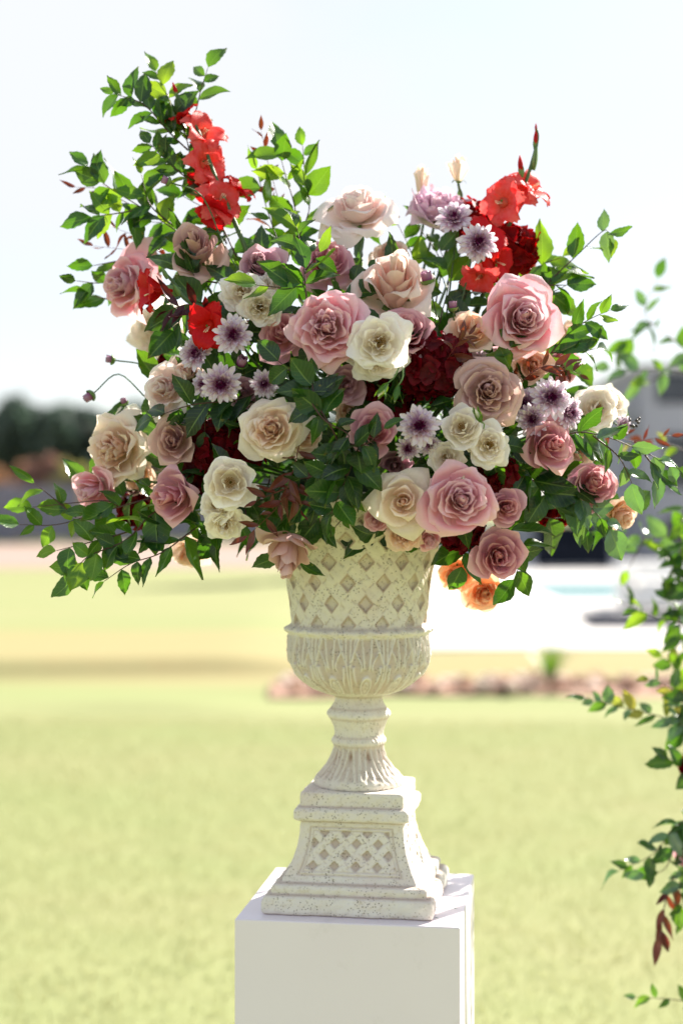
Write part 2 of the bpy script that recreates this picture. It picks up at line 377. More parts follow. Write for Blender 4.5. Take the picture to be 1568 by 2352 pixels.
M_DECK = simple('pale_concrete', lin(192,190,188), .9, .04, 2, .004, spec=.1)
dk = lambda v: 1.55*FOC/(v-HOR)+CAM.y
yd0, yd1 = dk(1488), dk(1306)
pw0, pw1 = dk(1378), dk(1334); px0 = gx(1215, 26)
def frame_slab(x0, x1, y0, y1, hx0, hx1, hy0, hy1, z0, z1, name, mat, label):
    m = MB().box(x0, x1, y0, hy0, z0, z1).box(x0, hx0, hy0, hy1, z0, z1).box(hx1, x1, hy0, hy1, z0, z1).box(x0, x1, hy1, y1, z0, z1)
    return tag(m.build(name, mat), label, kind='structure')
dx0 = gx(960, yd0)-.6
frame_slab(dx0, 30, yd0, yd1+6, px0, 14, pw0, pw1, -.1, .03, 'pool_deck', M_DECK, 'bright white pool deck on the right beyond the lawn')
m, nt = new_mat('pool_water'); t = N(nt, 'ShaderNodeTexCoord').outputs['Object']
finish(nt, lin(176,210,214), .12, bump(nt, noise(nt, 5, 3, .5, t), .3, .02), spec=.6)
tag(MB().box(px0, 14, pw0, pw1, -.09, .014).build('pool_water', m), 'pale turquoise strip of pool water set in the white deck', kind='structure')
# flat dark sheet on the deck, painting in the shade by a lower wall
sy0, sy1 = dk(1442), dk(1408); sx = gx(1335, sy0)
fr = MB(); fr.add([(gx(1352, sy0), sy0, .034), (14, sy0, .034), (14, sy1, .034), (gx(1318, sy1), sy1, .034)], [(0, 1, 2, 3)])
tag(fr.build('deck_shade_strip', simple('strip_shade_dark', lin(40,42,50), .95, .1, 3, spec=0)), 'dark strip painted for shade by a lower wall in the pool deck', kind='structure')
# pale wall and dark block behind the pool
M_DARK = simple('charcoal_fabric', lin(26,30,40), .9, .1, 8, spec=.1); M_GREYW = simple('grey_render', lin(150,152,160), .85, .05, 1.5)
M_WHITEF = simple('white_fabric', lin(236,234,230), .9, .03, 4)
def sofa(name, label, x0, x1, y, z, h, dark):
    t = empty(name, ((x0+x1)/2, y, z)); tag(t, label, 'sofa'); cx = (x0+x1)/2; L = (x1-x0)/2; mt = M_DARK if dark else M_WHITEF
    MB().box(-L, L, 0, .85, .06, h*.45).build('seat_base', mt, t, bevel=.03)
    MB().box(-L, L, .62, .85, h*.45+.003, h).build('backrest', mt, t, bevel=.05)
    for s in (-1, 1): MB().box(min(s*L, s*(L-.18)), max(s*L, s*(L-.18)), 0, .61, h*.45+.003, h*.8).build('armrest', mt, t, bevel=.04)
    n = max(2, int((x1-x0)/.8)); wdt = (2*L-.4)/n
    for k in range(n): MB().box(-L+.2+k*wdt+.01, -L+.2+(k+1)*wdt-.01, .02, .6, h*.45+.003, h*.62).build('cushion', mt, t, bevel=.04)
    for sx_ in (-1, 1):
        for yy in (.08, .75): MB().box(sx_*L*.9-.03, sx_*L*.9+.03, yy-.03, yy+.03, 0, .058).build('foot', M_DARK, t)
yb = dk(1305)-.2
sofa('outdoor_sofa', 'dark charcoal outdoor sofa beyond the pool', gx(1236, yb), gx(1402, yb), yb, .03, 1.0, True)
yw = dk(1400); sofa('outdoor_sofa', 'white outdoor sofa on the deck at the right edge', gx(1432, yw), gx(1432, yw)+2.2, yw, .03, .66, False)
# house
yh = 38.0
def hx(u): return gx(u, yh)
def hz(v): return CAM.z-(v-HOR)*(yh-CAM.y)/FOC
house = empty('house', (hx(1500), yh, 0)); tag(house, 'modern grey house with dark windows at the right edge', 'house')
ox = hx(1500)
def hb(name, u0, u1, v0, v1, d0, d1, mat, parent=house, **k):
    o = MB().box(hx(u0)-ox, hx(u1)-ox, d0, d1, max(0, hz(v1)), hz(v0)).build(name, mat, parent, **k); return o
M_GLASS = simple('dark_glass', lin(44,48,58), .15, .1, 1, spec=.8)
M_GREYP = simple('pale_grey_render', lin(146,147,153), .85, .05, 1.5)
hb('wall', 1470, 1790, 846, 1400, 0, 8, M_GREYP); hb('wall', 1418, 1469, 942, 1400, .6, 8, M_GREYW)
hb('roof', 1462, 1800, 834, 845, -.35, 8.3, simple('roof_grey', lin(190,190,192), .8, .05))
hb('roof', 1408, 1461, 932, 941, .3, 8.1, simple('roof_grey', lin(190,190,192), .8, .05))
for (u0, u1, v0, v1) in ((1508, 1600, 858, 926), (1612, 1700, 862, 918), (1520, 1640, 1000, 1120), (1520, 1640, 1190, 1262)):
    f = hb('window', u0, u1, v0, v1, -.05, -.003, M_DARK)
    g = MB()
    g.box(hx(u0+5)-ox, hx((u0+u1)/2-2)-ox, -.07, -.052, hz(v1-5), hz(v0+5)).box(hx((u0+u1)/2+2)-ox, hx(u1-5)-ox, -.07, -.052, hz(v1-5), hz(v0+5))
    g.build('pane', M_GLASS, f)
hb('column', 1486, 1500, 950, 1400, -1.2, -1.0, M_GREYP)
# garden wall from the house to the left, behind the deck
gw = MB(); yg = 40.5; gw.box(gx(1000, yg), gx(1416, yg), yg, yg+.25, 0, CAM.z-(1205-HOR)*(yg-CAM.y)/FOC)
tag(gw.build('garden_wall', M_GREYW), 'low grey garden wall behind the dark sofa', 'wall')

# path on the left, fence, posts
yp0, yp1 = gd(1306), gd(1252)
tag(MB().box(-60, gx(640, yp0), yp0, yp1, -.05, .01).build('path', simple('pale_gravel_path', lin(136,116,106), .95, .08, 3)), 'pale pinkish path crossing behind the lawn on the left', kind='structure')
yf = gd(1246); 
def fence():
    t = empty('garden_fence', (gx(0, yf), yf, 0)); tag(t, 'long grey board fence on the left below the autumn shrubs', 'fence'); x0 = gx(0, yf)
    H = CAM.z-(1112-HOR)*(yf-CAM.y)/FOC
    mb = simple('fence_board', lin(124,124,138), .85, .12, 2); mp_ = simple('fence_post', lin(176,156,132), .85, .12, 2)
    xa, xb = gx(-160, yf), gx(980, yf); i = 0; x = xa
    while x < xb:
        wdt = 2.9
        for k in range(5):
            z0 = .12+k*(H-.15)/5; MB().box(x-x0+.16, x-x0+wdt-.16, .02, .06, z0, z0+(H-.15)/5-.03).build('board', mb, t)
        MB().box(x-x0-.15, x-x0+.15, -.08, .12, 0, H+.05).build('post', mp_ if (i % 2 == 0) else mb, t)
        x += wdt; i += 1
fence()

# crowns made of many leaf faces
def crown_mesh(name, r, h, z0, n, leaf, seed, taper=.5):
    g = np.random.default_rng(seed); c = []
    nb = 16
    cent = np.stack([g.normal(0, .38, nb), g.normal(0, .38, nb), g.random(nb)], 1)
    k = g.integers(0, nb, n); d = g.normal(0, 1, (n, 3)); d /= np.linalg.norm(d, axis=1)[:, None]
    cr_ = (.30+.14*g.random(nb))[k]; p = cent[k]+d*cr_[:, None]*(.55+.45*g.random(n))[:, None]*np.array([1, 1, .5])
    p[:, :2] *= (1.05-taper*np.clip(p[:, 2], 0, 1))[:, None]
    P = p*np.array([r, r, h])+np.array([0, 0, z0])
    a = g.normal(0, 1, (n, 3)); a /= np.linalg.norm(a, axis=1)[:, None]; b = np.cross(a, g.normal(0, 1, (n, 3))); b /= np.linalg.norm(b, axis=1)[:, None]
    s = leaf*(.6+.8*g.random(n))[:, None]
    V = np.stack([P-a*s, P-b*s*.6, P+a*s, P+b*s*.6], 1).reshape(-1, 3)
    F = np.arange(n*4).reshape(-1, 4)
    return mesh(name, V, F, False, {'tt': np.tile([0, .5, 1, .5], n), 'ss': np.tile([.2, 1, .2, 1], n)})
CRN = [crown_mesh('crown', 1, 1, 0, 2600, .085, s) for s in range(4)]
def tree(name, label, cat, group, x, y, H, rad, mat, k, trunk=.28, bark=M_BARK):
    t = empty(name, (x, y, 0)); tag(t, label, cat, group)
    obj('crown', CRN[k % 4], mat, t, Matrix.Translation((0, 0, H*trunk)) @ Matrix.Rotation(k*1.3, 4, 'Z') @ Matrix.Diagonal((rad, rad, H*(1-trunk)*.93, 1)))
    V, F = tube_data([(0, 0, -.1), (.05*H*.1, 0, H*.3), (0, .03*H*.1, H*.62), (.02*H, 0, H*.85)], [H*.03, H*.024, H*.014, H*.004], 8)
    for q in range(5):
        a = q*1.26+k; v2, f2 = tube_data([(0, 0, H*(.32+.08*q)), (rad*.35*math.cos(a), rad*.35*math.sin(a), H*(.45+.08*q)), (rad*.6*math.cos(a), rad*.6*math.sin(a), H*(.5+.09*q))], [H*.011, H*.007, H*.002], 6)
        n0 = len(V); V = list(V)+list(v2); F = list(F)+[tuple(i+n0 for i in f) for f in f2]
    obj('trunk', mesh('trunk', V, F), bark, t)
tw = random.Random(5); yt = 92.0
xs_ = gx(-220, yt); k = 0
ORD = 'first second third fourth fifth sixth seventh eighth ninth tenth eleventh twelfth thirteenth fourteenth fifteenth sixteenth seventeenth'.split()
while xs_ < gx(1000, yt):
    top = 902+8*math.sin(k*1.9)+tw.uniform(-5, 6); H = CAM.z-(top-HOR)*(yt-CAM.y)/FOC
    tree('far_tree', 'dark green tree, '+ORD[k]+' from the left in the front row of the far tree line', 'tree', 'trees in the far dark tree line', xs_, yt+tw.uniform(-2, 4), H*.90, 5.2, LM['far'], k, .12)
    xs_ += 2.7; k += 1
xs_ = gx(-240, yt+10)+1
j0 = k
while xs_ < gx(1000, yt+10):
    tree('far_tree', 'lower dark tree, '+ORD[k-j0]+' from the left in the back row of the far tree line', 'tree', 'trees in the far dark tree line', xs_, yt+9+tw.uniform(-2, 2), 6.6+tw.uniform(-.3, .4), 3.2, LM['far'], k, .05); xs_ += 3.3; k += 1
bush = [(-30, 1062, 2.0, 'aut_o', 'orange autumn shrub cut by the left edge behind the fence'), (40, 1050, 1.9, 'aut_o', 'orange autumn shrub behind the fence near the left edge'), (112, 1022, 1.7, 'aut_r', 'rust red autumn shrub, tallest behind the fence'), (170, 1046, 1.6, 'aut_y', 'tan autumn shrub behind the fence right of the red one'),
        (235, 1052, 1.7, 'aut_y', 'tan autumn shrub hidden mostly by the peach rose'), (320, 1060, 1.7, 'aut_r', 'rust autumn shrub behind the lower left flowers'), (420, 1056, 1.9, 'aut_y', 'tan shrub behind the fence left of the urn'), (540, 1060, 1.9, 'aut_o', 'orange shrub behind the fence next to the urn')]
for i, (u, v, r_, mt, lb) in enumerate(bush):
    y = yf+3.5; tree('autumn_shrub', lb, 'shrub', 'autumn shrubs behind the fence', gx(u, y), y, (CAM.z-(v-HOR)*(y-CAM.y)/FOC)*.9, r_*.8, LM[mt], i, .05)
tree('shadow_caster_tree', 'round tree added unseen behind the bouquet to cast a lawn shadow', 'tree', None, 1.25, 30.6, 5.0, 1.15, LM['dark'], 3, .42)  # added tree, hidden from view, placed to throw a dark patch on the lawn
tree('garden_tree', 'brown and green tree right of the far deck, behind the house', 'tree', None, gx(1350, 60), 60, 5.4, 2.6, LM['aut_y'], 2, .2)

# ------------------------------------------------------------------ pedestal
ped = MB(); a = .1965
PR = Matrix.Rotation(R(-8.2), 4, 'Z')
V = [PR @ Vector(p) for p in [(-a,-a,0),(a,-a,0),(a,a,0),(-a,a,0),(-a,-a,.85),(a,-a,.85),(a,a,.85),(-a,a,.85)]]
ped.add([(p.x, p.y, p.z) for p in V], [(0,3,2,1),(4,5,6,7),(0,1,5,4),(1,2,6,5),(2,3,7,6),(3,0,4,7)])
po = ped.build('pedestal', M_PAINT, bevel=.003, seg=3)
tag(po, 'white painted square pedestal under the stone urn', 'pedestal')

# ------------------------------------------------------------------ urn
urn = empty('urn', (-.004, -.012, .85)); tag(urn, 'cream cast stone urn with lattice relief on a square foot', 'urn')
urn.rotation_euler = (0, 0, R(-9.0))
prof = [(1.058,.080),(1.060,.083),(1.069,.083),(1.077,.076),(1.085,.068),(1.093,.061),(1.109,.051),(1.125,.0455),(1.131,.0455),(1.133,.048),(1.137,.0505),(1.142,.0495),(1.146,.046),(1.150,.044),(1.165,.046),(1.176,.0515),(1.180,.053),(1.182,.055),(1.186,.059),(1.192,.0585),(1.200,.051),(1.209,.0445),(1.219,.042),(1.223,.048),(1.228,.066),(1.234,.082),(1.246,.100),(1.262,.117),(1.282,.127),(1.306,.1305),(1.334,.128),(1.338,.129),(1.341,.135),(1.346,.1365),(1.350,.131),(1.353,.125),(1.379,.1265),(1.427,.132),(1.475,.141),(1.524,.154),(1.556,.166),(1.566,.171),(1.569,.176),(1.584,.178),(1.592,.176),(1.596,.170),(1.593,.160),(1.560,.150),(1.500,.140)]
def urn_body():
    pr = np.array(prof); seg = np.concatenate([[0], np.cumsum(np.hypot(np.diff(pr[:, 0]), np.diff(pr[:, 1])))])
    n = 330; m = 620; s = np.linspace(0, seg[-1], n)
    z = np.interp(s, seg, pr[:, 0]); r = np.interp(s, seg, pr[:, 1])
    ker = np.array([1, 2, 3, 2, 1])/9.; zp = np.pad(z, 2, 'edge'); rp = np.pad(r, 2, 'edge')
    z = np.convolve(zp, ker, 'valid'); r = np.convolve(rp, ker, 'valid')
    th = np.linspace(0, 2*np.pi, m, endpoint=False); T, Z = np.meshgrid(th, z); Rr = np.repeat(r[:, None], m, 1)
    inner = (np.arange(n) > np.searchsorted(s, seg[45]))[:, None]
    S = lambda a, b, t: (lambda q: q*q*(3-2*q))(np.clip((t-a)/(b-a), 0, 1))
    disp = np.zeros_like(T); cav = np.zeros_like(T)
    # lattice of crossing bands on the upper body
    Nn = 13; P = .0745
    A = (T+R(104))*Nn/(2*np.pi)+(Z-1.36)/P; B = (T+R(104))*Nn/(2*np.pi)-(Z-1.36)/P
    fa = np.abs((A % 1)-.5)*2; fb = np.abs((B % 1)-.5)*2     # 0 in the middle of a gap
    rec = (1-S(.30, .42, fa))*(1-S(.30, .42, fb))
    zone = S(1.354, 1.358, Z)*(1-S(1.55, 1.562, Z))*~inner
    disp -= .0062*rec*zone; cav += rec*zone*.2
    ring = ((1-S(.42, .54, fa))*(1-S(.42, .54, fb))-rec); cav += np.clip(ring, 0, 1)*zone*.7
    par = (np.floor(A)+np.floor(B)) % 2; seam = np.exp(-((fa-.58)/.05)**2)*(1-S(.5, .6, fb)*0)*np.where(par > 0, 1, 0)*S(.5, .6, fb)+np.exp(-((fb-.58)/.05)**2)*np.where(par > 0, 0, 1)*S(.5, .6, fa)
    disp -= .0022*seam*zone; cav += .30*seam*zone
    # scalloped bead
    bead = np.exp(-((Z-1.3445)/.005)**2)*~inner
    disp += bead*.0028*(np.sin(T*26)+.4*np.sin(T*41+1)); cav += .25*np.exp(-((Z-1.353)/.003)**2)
    # acanthus leaves on the bowl
    n2 = 12; X = ((T+R(90))*n2/(2*np.pi)) % 1-.5; h = np.clip((Z-1.226)/(1.337-1.226), 0, 1); bz = S(1.228, 1.236, Z)*(1-S(1.332, 1.337, Z))*~inner
    def ridge(c, wd): return np.exp(-((np.abs(X)-c)/wd)**2)
    r_ = ridge(.10+.30*np.sin(np.pi*np.clip(h*1.0, 0, 1))**1.0*.9*(h<.55)+(.37-.25*(h-.55)/.45)*(h>=.55), .035)
    r_ = np.maximum(r_, ridge(.48-.05*h, .03)*.8); r_ = np.maximum(r_, ridge(.03+.14*np.clip(h-.25, 0, 1), .03)*S(.22, .34, h))
    r_ = np.maximum(r_, ridge(.24+.10*np.sin(h*9), .028)*S(.4, .5, h)*.8)
    rad = np.hypot(X*1.25, (h-.19)*1.15); ringc = np.exp(-((rad-.19)/.035)**2)+np.exp(-((rad-.09)/.03)**2)*.7; core = np.exp(-(rad/.04)**2)
    f = S(.32, .42, rad); rel = r_*f+ringc*(1-f)+core*.5
    wob = .25*np.sin(T*60+np.sin(Z*260)*1.5)*np.sin(Z*330+T*9)
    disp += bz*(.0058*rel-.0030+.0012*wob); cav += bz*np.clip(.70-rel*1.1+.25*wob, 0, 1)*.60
    # leaves on the foot
    n3 = 9; X3 = ((T+R(80))*n3/(2*np.pi)) % 1-.5; h3 = np.clip((Z-1.072)/(1.130-1.072), 0, 1); fz = S(1.072, 1.078, Z)*(1-S(1.126, 1.131, Z))
    rel3 = np.maximum(np.exp(-((np.abs(X3)-.13-.2*(1-h3))/.045)**2), np.exp(-((np.abs(X3)-.47)/.04)**2)); rel3 = np.maximum(rel3, np.exp(-((X3)/.04)**2)*(h3 < .45))
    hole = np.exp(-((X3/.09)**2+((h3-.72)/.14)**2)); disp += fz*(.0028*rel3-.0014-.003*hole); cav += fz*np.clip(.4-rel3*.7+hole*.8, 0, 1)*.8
    disp += np.exp(-((Z-1.076)/.004)**2)*.0022*np.sin(T*27)
    # casting unevenness
    disp += .0007*np.sin(T*5+Z*60)+.0005*np.sin(T*13-Z*140)+.0004*np.sin(T*37+Z*310)
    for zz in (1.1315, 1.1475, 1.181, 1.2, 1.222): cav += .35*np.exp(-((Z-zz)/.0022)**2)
    Rr = Rr+disp
    V = np.stack([Rr*np.cos(T), Rr*np.sin(T), Z-.85], -1).reshape(-1, 3)
    hg = np.clip((Z-1.2)/.4, 0, 1)
    return mesh('urn_bowl', V, grid_faces(n, m, True), True, {'cav': np.clip(cav, 0, 1).ravel(), 'hgt': hg.ravel()})
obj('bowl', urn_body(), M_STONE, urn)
def sq_ring(half, z, relief=None): pass
def square_foot():
    pf = [(.850,.146),(.852,.150),(.858,.1525),(.872,.1520),(.880,.149),(.8835,.144),(.8845,.137),(.887,.1375),(.894,.138),(.899,.135),(.9015,.129),(.9025,.124),(.904,.1215),(.914,.1165),(.925,.1105),(.940,.1045),(.958,.0985),(.975,.0950),(.992,.0930),(1.0045,.0922),(1.0065,.096),(1.008,.101),(1.012,.1035),(1.024,.1035),(1.0285,.101),(1.031,.0965),(1.0325,.0930),(1.036,.0935),(1.052,.0935),(1.056,.0925),(1.058,.090),(1.0585,.06)]
    pr = np.array(pf); seg = np.concatenate([[0], np.cumsum(np.hypot(np.diff(pr[:, 0]), np.diff(pr[:, 1])))]); n = 190; m = 110
    s = np.linspace(0, seg[-1], n); z = np.interp(s, seg, pr[:, 0]); hw = np.interp(s, seg, pr[:, 1])
    S = lambda a, b, t: (lambda q: q*q*(3-2*q))(np.clip((t-a)/(b-a), 0, 1))
    U = np.linspace(-1, 1, m); Vs = []; Fs = []; CV = []; off = 0
    for q in range(4):
        X = U[None, :]*hw[:, None]; Z = np.repeat(z[:, None], m, 1); Y = -np.repeat(hw[:, None], m, 1)
        d = np.zeros_like(X); cav = np.zeros_like(X)
        # sunk panel with crossing bands, framed by a fillet that follows the flare
        edge = np.minimum(.82-np.abs(U)[None, :]+0*Z, 99)*hw[:, None]; ed = np.minimum(edge, np.minimum(Z-.912, .998-Z))
        ins = S(0, .0025, ed); fil = np.exp(-((ed-.006)/.0022)**2); ink = S(.0085, .0105, ed)
        k = 3.9; a_ = X/.0385+Z/.0385+.12; b_ = X/.0385-Z/.0385+.38
        fa = np.abs((a_ % 1)-.5)*2; fb = np.abs((b_ % 1)-.5)*2; rec = (1-S(.40, .56, fa))*(1-S(.40, .56, fb))
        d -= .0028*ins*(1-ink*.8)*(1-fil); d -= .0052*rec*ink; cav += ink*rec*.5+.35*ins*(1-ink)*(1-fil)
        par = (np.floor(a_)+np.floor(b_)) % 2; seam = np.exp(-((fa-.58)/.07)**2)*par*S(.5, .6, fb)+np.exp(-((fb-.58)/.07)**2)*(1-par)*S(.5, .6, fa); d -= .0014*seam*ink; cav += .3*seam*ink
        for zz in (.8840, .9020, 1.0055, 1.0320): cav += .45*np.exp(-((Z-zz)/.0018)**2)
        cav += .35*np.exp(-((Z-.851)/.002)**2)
        # softened, slightly chipped corners
        cr_ = np.clip((np.abs(U)[None, :]*hw[:, None]-hw[:, None]+.004)/.004, 0, 1); Y = Y+.0016*cr_**2; X = X-np.sign(X)*.0016*cr_**2
        lim = 1-S(.93, .99, np.abs(U))[None, :]
        nz_ = (.0008*np.sin(X*90+q*2+Z*70)+.0006*np.sin(X*210-Z*260+q)+.0007*np.sin(X*47+q*3)*np.exp(-((Z-.85)/.01)**2)*2)*lim
        Y = Y-(d+nz_)*lim
        c, s_ = math.cos(q*math.pi/2), math.sin(q*math.pi/2)
        P = np.stack([X*c-Y*s_, X*s_+Y*c, Z-.85], -1).reshape(-1, 3); Vs.append(P); CV.append(np.clip(cav, 0, 1).ravel())
        Fs += [tuple(i+off for i in f) for f in grid_faces(n, m)]; off += n*m
    V = np.concatenate(Vs)
    me = mesh('foot', V, Fs, True, {'cav': np.concatenate(CV), 'hgt': np.zeros(len(V))})
    import bmesh
    bm = bmesh.new(); bm.from_mesh(me); bmesh.ops.remove_doubles(bm, verts=bm.verts, dist=.0002); bm.to_mesh(me); bm.free()
    return me
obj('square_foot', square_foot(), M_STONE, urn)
# ------------------------------------------------------------------ petals and flowers
def rose_meshes(seed, n, op=1.0, h0=.72, h1=.02, r0=.10, rp=1.05, curl=.30, ruf=.03, point=1.0, wide=1.0, nu=11, nt=9, inward=1.0, guard=0):
    """one mesh per petal; flower axis +Z, outermost rim at radius about 1 * op"""
    g = random.Random(seed); out = []
    ss = np.linspace(-1, 1, nu); tt = np.linspace(0, 1, nt); S, T = np.meshgrid(ss, tt)
    for i in range(n):
        L = i/(n-1); L_ = L
        phi = i*2.39996+g.uniform(-.25, .25)
        Rr = (r0+(1-r0)*L**rp)*op*g.uniform(.93-.07*L, 1.06+.10*L); H = h0+(h1-h0)*L**1.7+g.uniform(-.05, .05)
        if i >= n-guard: Rr *= g.uniform(1.08, 1.24); H -= g.uniform(.05, .22)
        te = T*(1-(.10+.13*L)*np.abs(S)**3.0-point*.17*L*np.abs(S)**1.5)
        rb = .05+.10*L; z0 = -.28
        gi = np.sin(np.pi*(.60+.04*inward)*te**.85)/1.0; go = te**(.62)
        mixl = L**.8; gg = (1-mixl)*gi+mixl*go
        r = rb+(Rr-rb)*gg
        zz = z0+(H-z0)*((1-L)*te+L*te**1.25)
        cl = np.clip((te-.70)/.30, 0, 1)
        zz -= curl*L*cl**2*g.uniform(.5, 1.3); r += .05*L*cl+.045*cl**2*(1-L)*min(1, L*6)
        wid = (.60+.10*L+g.uniform(-.08, .1))*wide*(.38+.62*np.sin(np.pi/2*np.minimum(1, te*1.3)))*max(Rr, .30)**.75
        psi = np.clip(S*wid/np.maximum(r, .10), -2.3, 2.3)
        r = r*(1+.09*S*(1-.3*L))
        r += .05*L*np.abs(S)**3*te**2
        zz -= point*.17*L*np.abs(S)**2.3*te**3
        tip = np.exp(-(S/.22)**2)*te**5; r += point*.08*L*tip*op; zz -= point*.03*L*tip
        ph = g.uniform(0, 6); k1 = g.uniform(2.5, 5); k2 = g.uniform(6, 11)
        wv = np.sin(S*k1+ph)+.5*np.sin(S*k2+ph*2)
        zz += ruf*wv*te**3*(.5+L); r += ruf*.9*np.cos(S*k1*1.3+ph)*te**3
        zz += .02*np.sin(te*5+ph+S*2)
        a = phi+psi+g.uniform(-.2, .2)*te
        # a small tilt of the whole petal
        V = np.stack([r*np.cos(a), r*np.sin(a), zz], -1).reshape(-1, 3)
        out.append(mesh('petal', V, grid_faces(nt, nu), True, {'tt': te.ravel(), 'ss': S.ravel(), 'lay': np.full(V.shape[0], L)}))
    V = []; tt_ = []; m = 12
    for i in range(8):
        t = i/7; r = (r0+.04)*op*(1.0 if t < .6 else math.cos((t-.6)/.4*1.45))
        for j in range(m):
            q = j/m*6.283+t*2.2; k = 1+.28*math.sin(2*q)*t; V.append((r*k*math.cos(q), r*k*math.sin(q), -.25+(h0+.22)*t)); tt_.append(.55+.3*t)
    out.insert(0, mesh('petal', V, grid_faces(8, m, True), True, {'tt': tt_, 'ss': [0]*len(V), 'lay': [0]*len(V)}))
    return out
ROSE = {
 'hero0': rose_meshes(1, 37, h0=.70, h1=-.06, ruf=.045, rp=1.2, point=1.3, curl=.38),
 'hero1': rose_meshes(2, 33, guard=1, h0=.76, h1=-.08, ruf=.04, rp=1.3, curl=.42, point=1.4),
 'hero2': rose_meshes(9, 38, h0=.66, h1=-.04, ruf=.08, rp=1.1, curl=.36, point=1.5),
 'hero3': rose_meshes(21, 35, h0=.74, h1=-.1, ruf=.06, rp=1.25, point=1.2, curl=.5),
 'mid2': rose_meshes(23, 26, h0=.82, h1=.1, curl=.34, rp=1.15, ruf=.05, point=1.2),
 'mid3': rose_meshes(24, 24, h0=.9, h1=.3, curl=.2, rp=1.1, ruf=.03, point=.8, op=.95),
 'tall2': rose_meshes(25, 22, h0=1.1, h1=.3, curl=.45, rp=1.2, op=.9, point=1.5),
 'spray2': rose_meshes(26, 26, h0=.40, h1=.0, ruf=.09, rp=.85, curl=.22, point=.7, wide=1.1, r0=.16),
 'spray3': rose_meshes(27, 28, h0=.5, h1=.16, ruf=.11, rp=.9, curl=.12, point=.6, wide=1.1, r0=.12),
 'mid0': rose_meshes(3, 23, h0=.80, h1=.18, curl=.26, rp=.95),
 'mid1': rose_meshes(4, 20, h0=.85, h1=.25, curl=.22, rp=1.0, ruf=.025),
 'tall': rose_meshes(5, 19, guard=3, h0=1.15, h1=.45, curl=.35, rp=1.0, op=.86),
 'bud':  rose_meshes(6, 13, h0=1.35, h1=1.0, curl=.05, rp=1.0, op=.55, point=.3, inward=1.6),
 'flat': rose_meshes(7, 28, h0=.40, h1=-.15, ruf=.05, rp=.85, curl=.32),
 'spray0': rose_meshes(11, 24, h0=.42, h1=.10, ruf=.07, rp=.8, curl=.14, point=.5, wide=1.15, r0=.2),
 'spray1': rose_meshes(12, 20, h0=.48, h1=.14, ruf=.08, rp=.75, curl=.12, point=.4, wide=1.2, r0=.26),
 'frill': rose_meshes(13, 30, h0=.55, h1=.25, ruf=.13, rp=.8, curl=.10, point=.1, wide=1.2),
 'ivory': rose_meshes(14, 19, guard=5, h0=.80, h1=-.08, ruf=.03, rp=1.15, curl=.5, point=1.9, wide=1.15, r0=.05),
}
def sepals_mesh():
    V = []; F = []
    for k in range(5):
        a = k*1.2566; n0 = len(V)
        for i in range(6):
            t = i/5; r = .10+.42*t; z = -.34+.10*math.sin(t*3)-.10*t*t; wd = .11*math.sin(math.pi*min(1, .25+t*.75))+.004
            for s in (-1, 0, 1): V.append((r*math.cos(a)-s*wd*math.sin(a), r*math.sin(a)+s*wd*math.cos(a), z+.03*abs(s)))
        F += [tuple(n0+q for q in f) for f in grid_faces(6, 3)]
    n0 = len(V); m = 10
    for i in range(5):
        z = -.27-.10*i/4*2.2; r = [.20, .19, .15, .09, .05][i]
        for j in range(m): V.append((r*math.cos(j*.6283), r*math.sin(j*.6283), z))
    F += [tuple(n0+q for q in f) for f in grid_faces(5, m, True)]
    return mesh('calyx', V, F)
CALYX = sepals_mesh()
def stamens_mesh():
    g = random.Random(3); V = []; F = []
    for i in range(46):
        a = i*2.4; r = .03+.17*math.sqrt(i/46); z = .16+g.uniform(-.03, .05)+.05*r
        v, f = tube_data([(r*.5*math.cos(a), r*.5*math.sin(a), -.1), (r*math.cos(a), r*math.sin(a), z)], [.006, .006], 3); n0 = len(V); V += v; F += [tuple(n0+q for q in k) for k in f]
        n0 = len(V); c = Vector((r*math.cos(a), r*math.sin(a), z)); d = .022
        V += [c+Vector(p)*d for p in ((1,0,0),(-1,0,0),(0,1,0),(0,-1,0),(0,0,1),(0,0,-1))]
        F += [tuple(n0+q for q in k) for k in ((0,2,4),(2,1,4),(1,3,4),(3,0,4),(2,0,5),(1,2,5),(3,1,5),(0,3,5))]
    return mesh('stamens', V, F, False)
STAM = stamens_mesh()
CORE = Vector((.0, .0, 1.60))
def dome_y(u, v):
    rho = ((u-815)/640)**2+((v-880)/520)**2
    return -.33*math.sqrt(max(0, 1-rho)) if rho < 1 else 0.02
def axis_mtx(L0, f, roll, s):
    q = Vector(f).normalized().to_track_quat('Z', 'Y').to_matrix().to_4x4()
    return q @ Matrix.Rotation(roll, 4, 'Z') @ Matrix.Diagonal((s, s, s, 1))
def stem_to_core(o, f, r=.0028, length=None, target=None):
    f = Vector(f).normalized(); p0 = -f*(length or .02); tgt = (target if target is not None else CORE)-o.location
    L_ = tgt.length; p1 = p0-f*min(.06, L_*.35); 
    pts = smooth_path([p0, p1, p1.lerp(tgt, .55)+Vector((0, 0, -.01)), tgt], 5)
    v, fc = tube_data(pts, r, 6); obj('stem', mesh('stem', v, fc), M_STEM, o)
FLOWERS = []
